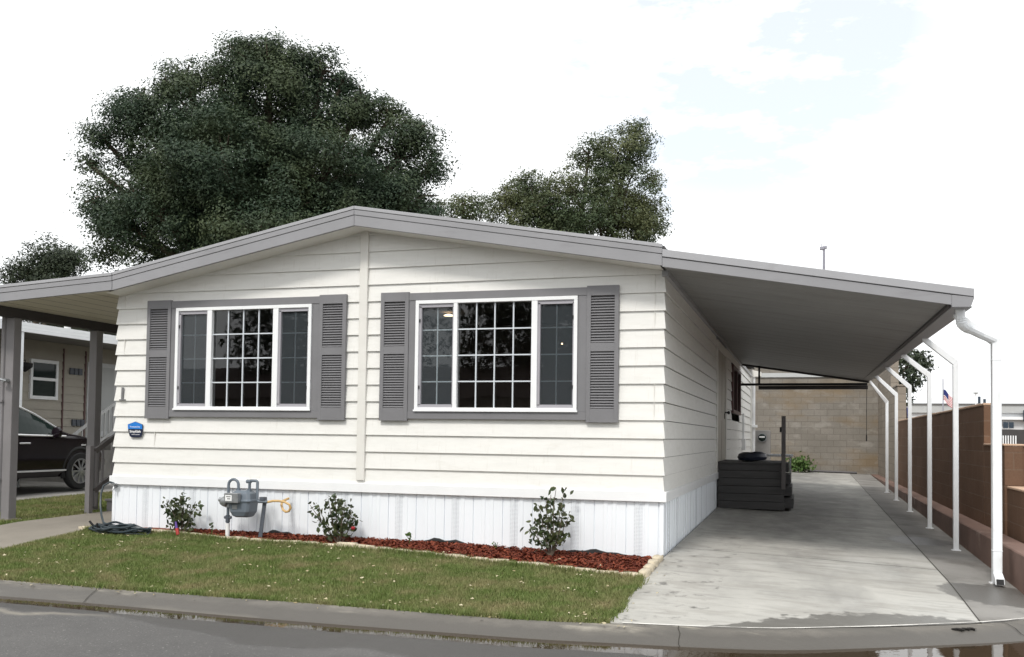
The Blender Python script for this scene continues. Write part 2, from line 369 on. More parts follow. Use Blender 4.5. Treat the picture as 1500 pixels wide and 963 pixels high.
# ------------------------------------------------------------------ the lie of the land
KX = np.array([-90, -6, -3.4, -1.6, -.5, 0, .6, 1.245, 2.13, 3.01, 3.27, 3.8, 4.6, 6, 9, 20, 90.])
KY = np.array([-2.95, -2.95, -3.02, -3.04, -3.03, -2.94, -2.87, -2.75, -2.29, -1.77, -1.52, -1.05, -.5, .05, .7, 1, 1.])
def yk(x):
    xs = np.asarray(x, float)
    return sum(np.interp(xs + d, KX, KY) for d in (-.25, -.12, 0, .12, .25)) / 5
ZK = -.88
def G(x, y):
    x = np.asarray(x, float); y = np.asarray(y, float)
    yy = np.clip(y, 0, 24); xr = np.clip(x, 0, 3.6); xl = np.clip(-x, 0, 7.25)
    g = -.68 + .0125 * yy + xr * (-.042 + .0012 * yy) + .0036 * xl
    g0 = -.68 + xr * -.042 + .0036 * xl
    k = np.minimum(yk(x), -.05)
    t = np.clip(y / k, 0, 1)
    return np.where(y < 0, g0 + (ZK - g0) * t ** 1.1, g)
def sheet(name, xs, yfun, ny, mat, off=0., kind='structure', parent=None, extra=None):
    """grid over x stations; yfun(x) -> (y0,y1); follows the lie of the land"""
    vs = []; fs = []; n = ny + 1
    for x in xs:
        y0, y1 = yfun(x)
        for j in range(n):
            y = y0 + (y1 - y0) * j / ny; z = float(G(x, y)) + off + (extra(x, y) if extra else 0); vs.append((x, y, z))
    for i in range(len(xs) - 1):
        for j in range(ny): fs.append((i * n + j, (i + 1) * n + j, (i + 1) * n + j + 1, i * n + j + 1))
    o = MB().add(vs, fs).build(name, mat, parent, smooth=True)
    if kind: o['kind'] = kind
    return o
lin = lambda a, b, n: [a + (b - a) * i / n for i in range(n + 1)]

# ground to the horizon (lies under everything), with the street bed cut low
gx = [-700, -200, -60, -30] + lin(-20, 20, 40) + [30, 60, 200, 700]; gy = [-700, -200, -60, -30, -14, -8, -5, -4, -3.4] + lin(-3, 3, 30) + lin(3.5, 30, 20) + [60, 200, 700]
vs = []; fs = []
for x in gx:
    for y in gy:
        z = float(G(x, y)) - .07 if y > float(yk(x)) + .02 else -1.1
        vs.append((x, y, z))
n = len(gy)
for i in range(len(gx) - 1):
    for j in range(n - 1): fs.append((i * n + j, (i + 1) * n + j, (i + 1) * n + j + 1, i * n + j + 1))
tag(MB().add(vs, fs).build('ground', M['dirt'], smooth=True), kind='structure')

# kerb and gutter, following the curve
def offs(x, d):
    e = .01; dy = (float(yk(x + e)) - float(yk(x - e))) / (2 * e); L = math.hypot(1, dy)
    return x + d * dy / L, float(yk(x)) - d / L
kxs = [-80, -50, -30, -20, -15] + lin(-12, 5, 170) + [6, 8, 12, 20, 40, 80]
prof = [(-.02, ZK - .05), (-.012, ZK + .006), (.02, ZK + .01), (.09, ZK + .004), (.17, -.898), (.25, -.925), (.31, -.95), (.37, -.966), (.50, -.970), (.52, -1.0)]
vs = []; fs = []
for x in kxs:
    for d, z in prof: px, py = offs(x, d); vs.append((px, py, z + .004 * math.sin(x * 1.7)))
n = len(prof)
for i in range(len(kxs) - 1):
    for j in range(n - 1): fs.append((i * n + j, i * n + j + 1, (i + 1) * n + j + 1, (i + 1) * n + j))
kerb = MB().add(vs, fs).build('kerb', M['kerb'], smooth=True); kerb['kind'] = 'structure'
setattr_f(kerb, 'wet', [min(1, max(0, (d - .10) / .16)) for x in kxs for d, z in prof])
mb = MB()
for xj in (-4.88, .55, 3.02, -9.1):          # expansion joints and cracks across the kerb
    pts = [offs(xj + (random.uniform(-.02, .02) if xj > 0 else .02 * k), d) for k, (d, z) in enumerate(prof[2:8])]
    for (a, b, pa, pb) in zip(pts, pts[1:], prof[2:8], prof[3:9]):
        mb.add([(a[0] - .004, a[1], pa[1] + .006), (a[0] + .004, a[1], pa[1] + .006), (b[0] + .004, b[1], pb[1] + .006), (b[0] - .004, b[1], pb[1] + .006)], [(0, 1, 2, 3)])
mb.build('kerb_crack', M['crack'], kerb)
mb = MB()
xs = lin(.1, 3.6, 80)
for a, b in zip(xs, xs[1:]):
    w = .020 + .012 * math.sin(a * 5.3) * math.sin(a * 2.1) + .004 * math.sin(a * 31)
    p = [offs(a, -.03), offs(b, -.03), offs(b, -.03 + w), offs(a, -.03 + w)]
    mb.add([(q[0], q[1], ZK + .0165) for q in p], [(0, 1, 2, 3)])
mb.build('kerb_joint', M['joint'], kerb)

# street: fine grid near the gutter so the puddle edge is a real shoreline
def hsh(x, y):
    return (math.sin(x * 3.1 + 1.3 * math.sin(y * 2.2)) + math.sin(y * 4.3 + x * 1.9 + 2) + .6 * math.sin(x * 9.1 + y * 7.3) + .4 * math.sin(x * 17.3 - y * 13.1)) / 3
ds = lin(.49, 2.6, 56) + [2.8, 3.2, 3.8, 4.6, 6, 8, 12, 18, 28, 60]
sxs = [-80, -50, -30, -20, -15] + lin(-12, 5.5, 220) + [6.5, 9, 14, 25, 50, 80]
vs = []; fs = []; wet = []; lip = []
for x in sxs:
    k = min(1, max(0, (x + .3) / 1.2)); slope = .085 + (.011 - .085) * k
    edge = max(.6, .70 + (x + 5.5) * .155) + .13 * math.sin(x * 2.15 + .6) + .07 * math.sin(x * 4.9) + .3 * k
    for d in ds:
        px, py = offs(x, d) if d < 3 else (x, float(yk(x)) - d)
        z = -.967 + (d - .49) * slope + .0022 * hsh(px, py)
        z = min(z, -.945 + .012 * min(d, 5)) + (.0015 * hsh(px * 1.3, py * 1.3) if d < 3 else 0)
        vs.append((px, py, z))
        e = edge + .05 * hsh(px * 4, py * 3)
        wet.append(min(1, max(0, (e - d) / .05 + .5)))
        lip.append(1.0 * max(0, 1 - abs(d - e - .10) / .09) * max(0, min(1, 1.6 * math.sin(px * .9 + .4))))
n = len(ds)
for i in range(len(sxs) - 1):
    for j in range(n - 1): fs.append((i * n + j, i * n + j + 1, (i + 1) * n + j + 1, (i + 1) * n + j))
street = MB().add(vs, fs).build('street', M['asphalt'], smooth=True); street['kind'] = 'structure'
for nm, arr in (('wet', wet), ('lip', lip)):
    a = street.data.attributes.new(nm, 'FLOAT', 'POINT'); a.data.foreach_set('value', arr)
# standing water in the gutter
vs = []; fs = []; wx = lin(-12, 4.2, 160)
for x in wx:
    for d in (.29, .9, 1.9): px, py = offs(x, d); vs.append((px, py, -.9565))
for i in range(len(wx) - 1):
    for j in range(2): fs.append((i * 3 + j, i * 3 + j + 1, (i + 1) * 3 + j + 1, (i + 1) * 3 + j))
tag(MB().add(vs, fs).build('gutter_water', M['water'], smooth=True), kind='structure')

# lawn, driveway, walk
def bed_edge(x):   # front line of the mulch bed (centre line of edging stones)
    return float(np.interp(x, [-7.6, -7.2, -6.4, -5.7, -4.55, -3.45, -2.38, -1.35, -.6, 0], [-.25, -.28, -.26, -.38, -.52, -.56, -.72, -.97, -1.10, -1.20]))
drv_left = lambda y: float(np.interp(y, [-3.1, -1.2, 0, 30], [-.03, .0, .035, .035]))
lawn_r = lambda y: drv_left(y)
lx = lin(-7.42, .0, 74)
sheet('lawn', [-30, -20, -14, -11, -9.2, -8.82], lambda x: (float(yk(x)) + .012, 20.), 30, M['soil'], off=-.012)
def lawn_y(x):
    y0 = float(yk(x)) + .012
    if x > -.03: y0 = max(y0, -3.1 + (x + .03) / .03 * 1.9)
    return (y0, bed_edge(x) - .02 if x > -7.3 else -.27)
sheet('lawn', [-7.38] + lx[1:], lawn_y, 24, M['soil'], off=.0)
sheet('bed_soil', lin(-7.25, 0, 72), lambda x: (bed_edge(x) - .04, .0), 8, M['mulchbase'], off=.0, extra=lambda x, y: (.030 if x < -2.6 else .030 - (x + 2.6) * .019) * max(0, 1 + y / max(.3, -bed_edge(x))) - .012 + .012 * math.sin(x * 7) * math.sin(y * 9 + x))
def drv_y(x):
    y0 = float(yk(x)) + .012
    if x < .0: y0 = y0
    return (y0, 22.)
vs = []; fs = []; ts = lin(0, 1, 24); ys = lin(-3.1, 0, 90) + lin(.12, 5, 40) + lin(5.4, 22, 34)
ncol = 60
for y in ys:
    xl = drv_left(y)
    for i in range(ncol + 1):
        x = xl + (2.885 - xl) * i / ncol
        yy = max(y, float(yk(x)) + .012)
        vs.append((x, yy, float(G(x, yy)) + .006))
for j in range(len(ys) - 1):
    for i in range(ncol):
        q = (j * (ncol + 1) + i, j * (ncol + 1) + i + 1, (j + 1) * (ncol + 1) + i + 1, (j + 1) * (ncol + 1) + i)
        if vs[q[2]][1] - vs[q[1]][1] < 1e-5 and vs[q[3]][1] - vs[q[0]][1] < 1e-5: continue
        fs.append(q)
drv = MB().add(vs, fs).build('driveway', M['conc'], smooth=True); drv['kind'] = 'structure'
def wetf(x, y):
    k = float(yk(x)); d = y - k; v = 0
    if .75 < x < 3.2: v = 1 - d / (.62 * max(.05, math.sin(math.pi * min(1, (x - .7) / 2.3))) + .01)
    r2 = ((x - 3.2) / .45) ** 2 + ((y + .45) / .55) ** 2; v = max(v, 1 - r2 * .8)
    r3 = ((x - 3.0) / .42) ** 2 + ((y - 3.6) / .5) ** 2; v = max(v, 1 - r3 * .8)
    return min(1, max(0, v * .7 + .36)) if v > -.6 else 0.
setattr_f(drv, 'wet', [wetf(p[0], p[1]) for p in vs])
setattr_f(drv, 'shade_grime', [.55 * max(0, min(1, (p[1] - .3) / 3.5)) * (.65 + .35 * math.cos((p[0] - 1.35) * 1.9)) for p in vs])  # painted shade deepening towards the carport rear, blended with dirt where cars park
# contraction joints, thin dark lines 3 mm above
mb = MB()
for yj in (.75, 6.3, 12.0):
    for a, b in zip(lin(.04, 2.88, 20), lin(.04, 2.88, 20)[1:]):
        w = .006; d = .10 * math.sin(a * .9) * (yj < 1)
        mb.add([(a, yj - w + d, float(G(a, yj)) + .010), (b, yj - w + d, float(G(b, yj)) + .010), (b, yj + w + d, float(G(b, yj)) + .010), (a, yj + w + d, float(G(a, yj)) + .010)], [(0, 1, 2, 3)])
ys2 = lin(-1.85, 21.5, 60)
for a, b in zip(ys2, ys2[1:]):
    w = .005
    mb.add([(2.885 - w, a, float(G(2.885, a)) + .010), (2.885 + w, a, float(G(2.885, a)) + .010), (2.885 + w, b, float(G(2.885, b)) + .010), (2.885 - w, b, float(G(2.885, b)) + .010)], [(0, 1, 2, 3)])
mb.build('driveway_joint', M['crack'], drv)
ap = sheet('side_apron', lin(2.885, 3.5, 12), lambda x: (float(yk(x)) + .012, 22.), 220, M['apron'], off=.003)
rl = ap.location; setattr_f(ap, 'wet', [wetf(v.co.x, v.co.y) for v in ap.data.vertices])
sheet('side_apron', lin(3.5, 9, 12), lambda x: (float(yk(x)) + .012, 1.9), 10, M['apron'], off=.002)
sheet('walkway', [-8.82, -8.4, -7.9, -7.40], lambda x: (float(yk(x)) + .012, 14.), 40, M['walk'], off=.004)
sheet('neighbour_driveway', [-15.9, -14.5, -13, -11.6], lambda x: (float(yk(x)) + .012, 20.), 40, M['ndrive'], off=-.004)

# grass blades
def grass_patch(name, pts, hmin=.018, hmax=.045, w=.006, off=0.):
    n = len(pts); z = G(pts[:, 0], pts[:, 1]) + off
    h = rng.uniform(hmin, hmax, n); a = rng.uniform(0, 2 * np.pi, n); ln = rng.uniform(.1, .9, n) * h; b = rng.uniform(0, 2 * np.pi, n)
    V = np.empty((n, 3, 3)); wx, wy = np.cos(a) * w, np.sin(a) * w
    V[:, 0] = np.stack([pts[:, 0] - wx, pts[:, 1] - wy, z - .004], 1); V[:, 1] = np.stack([pts[:, 0] + wx, pts[:, 1] + wy, z - .004], 1)
    V[:, 2] = np.stack([pts[:, 0] + np.cos(b) * ln, pts[:, 1] + np.sin(b) * ln, z + h], 1)
    return tag(np_mesh(name, V, 3, M['grass']), kind='stuff')
P = np.stack([rng.uniform(-7.38, .03, 260000), rng.uniform(-3.05, -.2, 260000)], 1)
be = np.interp(P[:, 0], [-7.6, -7.2, -6.4, -5.7, -4.55, -3.45, -2.38, -1.35, -.6, 0], [-.25, -.28, -.26, -.38, -.52, -.56, -.72, -.97, -1.10, -1.20])
dl = np.interp(P[:, 1], [-3.1, -1.2, 0], [-.03, .0, .035])
dens = .5 + .5 * np.sin(P[:, 0] * 2.3 + 1.7 * np.sin(P[:, 1] * 2.9)) * np.sin(P[:, 1] * 3.7 + P[:, 0] * .8)
ok = (P[:, 1] < be - .05) & (P[:, 1] > yk(P[:, 0]) - .005 + .03 * np.sin(P[:, 0] * 19)) & (P[:, 0] < dl + .02 * np.sin(P[:, 1] * 21)) & (rng.uniform(0, 1, len(P)) < .55 + .45 * dens)
grass_patch('lawn_grass', P[ok])
E1 = np.stack([rng.uniform(-7.38, -.05, 9000), np.zeros(9000)], 1)
E1[:, 1] = np.interp(E1[:, 0], [-7.6, -7.2, -6.4, -5.7, -4.55, -3.45, -2.38, -1.35, -.6, 0], [-.25, -.28, -.26, -.38, -.52, -.56, -.72, -.97, -1.10, -1.20]) - .06 - np.abs(rng.normal(0, .035, 9000))
grass_patch('lawn_grass', E1[rng.uniform(0, 1, 9000) < .35 + .65 * (np.sin(E1[:, 0] * 4.1) > -.2)], .04, .085)
E2 = np.stack([rng.uniform(-7.38, -.06, 7000), np.zeros(7000)], 1); E2[:, 1] = yk(E2[:, 0]) + rng.normal(.012, .022, 7000)
grass_patch('lawn_grass', E2[rng.uniform(0, 1, 7000) < .4 + .6 * (np.sin(E2[:, 0] * 5.3 + 1) > -.1)], .03, .065)
E3 = np.stack([np.zeros(1800), rng.uniform(-2.95, -1.15, 1800)], 1); E3[:, 0] = np.abs(rng.normal(0, .03, 1800)) - .05 + .02 * np.sin(E3[:, 1] * 7)
grass_patch('lawn_grass', E3, .03, .06, off=.004)
P = np.stack([rng.uniform(-11.6, -8.83, 70000), rng.uniform(-2.9, 8, 70000)], 1)
grass_patch('side_grass', P, .02, .05, .008, off=-.012)

# fallen leaves on lawn and kerb
n = 420; x = rng.uniform(-7.3, .3, n); y = rng.uniform(-3.2, -.6, n); y = np.where(rng.uniform(0, 1, n) < .25, yk(x) + rng.normal(.0, .05, n), y); y = np.maximum(y, yk(x) - .16); z = np.where(y < yk(x), ZK + .012, G(x, y) + .035)
V = np.empty((n, 4, 3)); a = rng.uniform(0, 6.28, n); L = rng.uniform(.008, .024, n)
for k, (u, w) in enumerate(((-1, 0), (0, -.5), (1, 0), (0, .5))):
    V[:, k] = np.stack([x + L * (u * np.cos(a) - w * np.sin(a)), y + L * (u * np.sin(a) + w * np.cos(a)), z + rng.uniform(-.008, .010, n)], 1)
tag(np_mesh('fallen_leaves', V, 4, M['deadleaf']), kind='stuff')

# mulch chips
n = 22000; x = rng.uniform(-6.0, .0, n); t = rng.uniform(0.03, 1, n); be = np.interp(x, [-7.6, -7.2, -6.4, -5.7, -4.55, -3.45, -2.38, -1.35, -.6, 0], [-.25, -.28, -.26, -.38, -.52, -.56, -.72, -.97, -1.10, -1.20])
y = be * (1 - t) - .03; z = G(x, y) - .012 + np.clip(.030 + np.clip(x + 2.6, 0, 3) * .016 * -1.2, -.01, .03) * np.clip(1 + y / np.maximum(.3, -be), 0, 1) + rng.uniform(.0, .026, n)
V = np.empty((n, 4, 3)); a = rng.uniform(0, 6.28, n); L = rng.uniform(.006, .026, n); tl = rng.uniform(-.6, .6, n); t2 = rng.uniform(-1, 1, n)
for k, (u, w) in enumerate(((-1, -.35), (1, -.35), (1, .35), (-1, .35))):
    V[:, k] = np.stack([x + L * (u * np.cos(a) - w * np.sin(a)), y + L * (u * np.sin(a) + w * np.cos(a)), z + L * (u * tl + w * t2)], 1)
tag(np_mesh('mulch_chips', V, 4, M['mulch']), kind='stuff')

# edging stones
def stone_mesh(k):
    bm = bmesh.new(); bmesh.ops.create_cube(bm, size=1)
    bmesh.ops.subdivide_edges(bm, edges=bm.edges, cuts=2, use_grid_fill=True)
    rr = random.Random(k)
    for v in bm.verts:
        v.co = Vector((v.co.x * .25, v.co.y * .075, v.co.z * .065)); v.co *= 1 - .10 * (abs(v.co.x) > .1); v.co += Vector([rr.uniform(-.006, .006) for _ in range(3)])
    me = bpy.data.meshes.new('edging_stone'); bm.to_mesh(me); bm.free(); me.materials.append(M['stone'])
    me.polygons.foreach_set('use_smooth', [True] * len(me.polygons)); return me
smesh = [stone_mesh(k) for k in range(4)]
proto = bpy.data.objects.new('edging_stone', smesh[0]); COL.objects.link(proto)
tag(proto, 'pale tan stone set in the low row between lawn and red mulch', 'edging stone', 'edging stones along the mulch bed')
x = -7.55; i = 0; first = True
while x < -.05:
    x2 = x + .235; ya, yb = bed_edge(x), bed_edge(x2)
    o = proto if first else proto.copy()
    if not first: COL.objects.link(o); o.data = smesh[i % 4]
    first = False
    xm = (x + x2) / 2; o.location = (xm, (ya + yb) / 2, float(G(xm, (ya + yb) / 2)) + .012 + random.uniform(-.008, .006) + (.018 if i in (16, 17) else 0))
    o.rotation_euler = (random.uniform(-.05, .05), random.uniform(-.05, .05), math.atan2(yb - ya, .235) + random.uniform(-.08, .08))
    x = x2 + .008; i += 1
for j, (yy) in enumerate((-1.08, -.83, -.58, -.33)):
    o = proto.copy(); COL.objects.link(o); o.data = smesh[j]; o.location = (-.015 + .005 * j, yy, float(G(0, yy)) + .022); o.rotation_euler = (0, 0, R(88)); o.scale = (1, 1.15, 1.2)
    o['label'] = 'pale tan block in the short row along the driveway at the corner of the house'; o['group'] = 'corner edging blocks beside the driveway'

# black landscape plastic peeking out at the wall foot
def plastic(xa, xb, h, label):
    mb = MB(); xs = lin(xa, xb, 14); P = []
    for x in xs:
        t = (x - xa) / (xb - xa); hh = h * math.sin(math.pi * min(1, t * 1.15 + .05)) * (.75 + .25 * math.sin(x * 23)) + .004
        P.append((x, hh))
    for (x, hh), (x2, h2) in zip(P, P[1:]):
        z = float(G(x, -.04)) + (.012 if x < -1.8 else -.006)
        mb.prism([(x, -.035, z), (x2, -.035, z), (x2, -.03, z + max(.004, h2)), (x, -.03, z + max(.004, hh))], (0, -.012 - .05 * hh, -.01))
    tag(mb.build('weed_barrier', M['black'], origin=(xa, -.03, float(G(xa, 0)))), label, 'weed barrier', 'black plastic strips at the skirting foot')
plastic(-2.95, -2.0, .07, 'curled black plastic strip at the skirting foot right of the middle rose bush')
plastic(-1.1, -.25, .05, 'black plastic strip at the skirting foot right of the tallest rose bush')
plastic(-4.95, -4.42, .075, 'black plastic strip at the skirting foot behind the gas meter post')
plastic(-4.05, -3.72, .06, 'short black plastic lump at the skirting foot left of the middle rose bush')

# ------------------------------------------------------------------ house
W = 7.25; LEN = 17.65; EX = .203; T = .022
apexx = -3.63
def roof_under(x):  # underside line of fascia at the gable
    return 3.09 - (x - apexx) * (3.09 - 2.452) / 3.63 if x > apexx else 3.09 - (apexx - x) * (3.09 - 2.462) / 3.44
house = thing('manufactured_house', 'cream mobile home with low gable roof, grey shutters and two wide grid windows', 'house', (-3.6, 8, -.68))
WIN = [dict(x0=-2.951, x1=-.970, m=[(-2.468, -2.418), (-1.511, -1.440)]), dict(x0=-6.312, x1=-4.342, m=[(-5.838, -5.768), (-4.881, -4.805)])]
WZ0, WZ1 = .90, 2.218
def clip(poly, f):
    out = []
    for i in range(len(poly)):
        a, b = poly[i], poly[(i + 1) % len(poly)]; fa, fb = f(a), f(b)
        if fa >= 0: out.append(a)
        if (fa >= 0) != (fb >= 0):
            t = fa / (fa - fb); out.append((a[0] + (b[0] - a[0]) * t, a[1] + (b[1] - a[1]) * t))
    return out
mb = MB()
fL = lambda p: roof_under(min(p[0], apexx)) + .05 - p[1] if p[0] <= apexx else 1
for k in range(0, 16):
    z0, z1 = k * EX - (0.0 if k else .0), (k + 1) * EX
    cuts = sorted({z0, z1} | {z for z in (WZ0, WZ1) if z0 < z < z1})
    for a, b in zip(cuts, cuts[1:]):
        holes = [(w['x0'], w['x1']) for w in WIN] if (WZ0 <= a + 1e-6 and b <= WZ1 + 1e-6) else []
        segs = []; cur = -W
        for h in sorted(holes): segs.append((cur, h[0])); cur = h[1]
        segs.append((cur, 0))
        for (xa, xb) in segs:
            for (pa, pb, left) in ((xa, min(xb, apexx), True), (max(xa, apexx), xb, False)):
                if pb - pa < 1e-4: continue
                fn = (lambda p: 3.14 - (apexx - p[0]) * (3.09 - 2.462) / 3.44 - p[1]) if left else (lambda p: 3.14 - (p[0] - apexx) * (3.09 - 2.452) / 3.63 - p[1])
                po = clip([(pa, a), (pb, a), (pb, b), (pa, b)], fn)
                if len(po) < 3: continue
                vs = []
                for (x, z) in po:
                    t = T * (1 - (z - z0) / EX); xx = x
                    if abs(x) < 1e-6: xx = t
                    if abs(x + W) < 1e-6: xx = -W - t
                    vs.append((xx, -t, z))
                mb.poly(vs)
                if abs(a - z0) < 1e-6:   # butt edge of the lap
                    x0_ = min(p[0] for p in po if abs(p[1] - a) < 1e-6); x1_ = max(p[0] for p in po if abs(p[1] - a) < 1e-6)
                    x0e = x0_ - T if abs(x0_ + W) < 1e-6 else x0_; x1e = x1_ + T if abs(x1_) < 1e-6 else x1_
                    mb.poly([(x0e, -T, a), (x1e, -T, a), (x1_, 0.006, a + .001), (x0_, 0.006, a + .001)])
mb.build('front_siding', M['siding'], house)
# side walls (door opening skipped on the right side: door sits proud)
def side_siding(name, xw, sgn, ybreaks, ztop):
    mb = MB()
    for k in range(0, 12):
        z0, z1 = k * EX, min((k + 1) * EX, ztop)
        for i, (ya, yb) in enumerate(ybreaks):
            t1 = T * (1 - (z1 - z0) / EX) + .002; z1s = z1 - .007
            y0a = ya - T if ya == 0 else ya; y0b = ya - t1 if ya == 0 else ya
            mb.poly([(xw + sgn * T, y0a, z0), (xw + sgn * T, yb, z0), (xw + sgn * t1, yb, z1s), (xw + sgn * t1, y0b, z1s)])
            mb.poly([(xw + sgn * T, y0a, z0), (xw + sgn * T, yb, z0), (xw - sgn * .006, yb, z0 + .001), (xw - sgn * .006, ya, z0 + .001)])
    o = mb.build(name, M['siding'], house)
    for (ya, yb) in ybreaks: mb = MB(); mb.box(xw - sgn * .012, xw - sgn * .010, ya + .03, yb - .002, 0, ztop); mb.build('lap_shadow_backing', M['seam'], house)  # added black sheet that darkens the shadow gaps between the laps
    return o
side_siding('side_siding', 0, 1, [(0, 6.45), (8.62, 10.12), (12.62, LEN)], 2.42)
mb = MB()
for k in range(0, 12):   # under/over window on the side
    z0, z1 = k * EX, (k + 1) * EX
    if z1 <= 1.2 or z0 >= 2.2: mb.poly([(T, 10.12, z0), (T, 12.62, z0), (0, 12.62, z1), (0, 10.12, z1)])
mb.build('side_siding', M['siding'], house)
side_siding('side_siding', -W, -1, [(0, LEN)], 2.42)
mb = MB(); mb.box(-W, 0, LEN - .02, LEN, 0, 2.42); mb.poly([(-W, LEN, 2.42), (0, LEN, 2.42), (apexx, LEN, 3.1)]); mb.build('rear_wall', M['siding'], house)
# vertical panel joints pressed into a few courses
for (x, k) in ((-.1, 11), (-.1, 10), (-.1, 9), (-.1, 5), (-.1, 4), (-7.13, 11), (-7.13, 8), (-6.62, 2)):
    mb = MB(); mb.box(x - .003, x + .003, -T * 1.02, -.002, k * EX + .004, (k + 1) * EX - .004); mb.build('siding_joint', M['cream'], house)
# centre batten
mb = MB(); mb.box(-3.702, -3.597, -.048, -.004, .055, 3.10); mb.build('centre_batten', M['cream'], house, bevel=.004)
# band board and skirting
mb = MB(); zb0, zb1 = -.088, .024
mb.box(-W - .045, .045, -.045, -.004, zb0, zb1); mb.box(.004, .045, -.003, LEN, zb0, zb1); mb.box(-W - .045, -W - .004, -.003, LEN, zb0, zb1)
mb.build('band_board', M['white'], house, bevel=.004)
def ribs(x0, x1):
    """offsets (distance, depth) of the skirting profile: shallow ribs with a seam each panel"""
    out = []; x = x0; i = 0
    while x < x1:
        for d, y in ((0, 0), (.004, .014), (.010, .014), (.014, 0), (.105, 0), (.112, -.007), (.150, -.007), (.157, 0), (.205, 0), (.212, -.007), (.250, -.007), (.257, 0)):
            if x + d < x1: out.append((x + d, y))
        x += .36; i += 1
    out.append((x1, 0)); return out
mb = MB()
pr = ribs(-W, 0)
for (a, ya), (b, yb) in zip(pr, pr[1:]): mb.poly([(a, -.004 + ya, -.80), (b, -.004 + yb, -.80), (b, -.004 + yb, -.089), (a, -.004 + ya, -.089)])
mb.box(-W - .012, -W + .03, -.014, .03, -.80, -.089); mb.box(-.03, .014, -.014, .03, -.80, -.089)
mb.build('skirting', M['skirt'], house)
mb = MB()
x = .05
pr = []
while x < LEN:     # deeper corrugation on the side skirting
    pr += [(x, -.004), (x + .004, -.016), (x + .085, -.016), (x + .10, -.004)]; x += .19
for (a, ya), (b, yb) in zip(pr, pr[1:]): mb.poly([(.0 - ya, a, -.80), (.0 - yb, b, -.80), (.0 - yb, b, -.089), (.0 - ya, a, -.089)])
mb.box(-W - .01, -W, .03, LEN, -.80, -.089)
mb.build('skirting', M['skirt'], house)

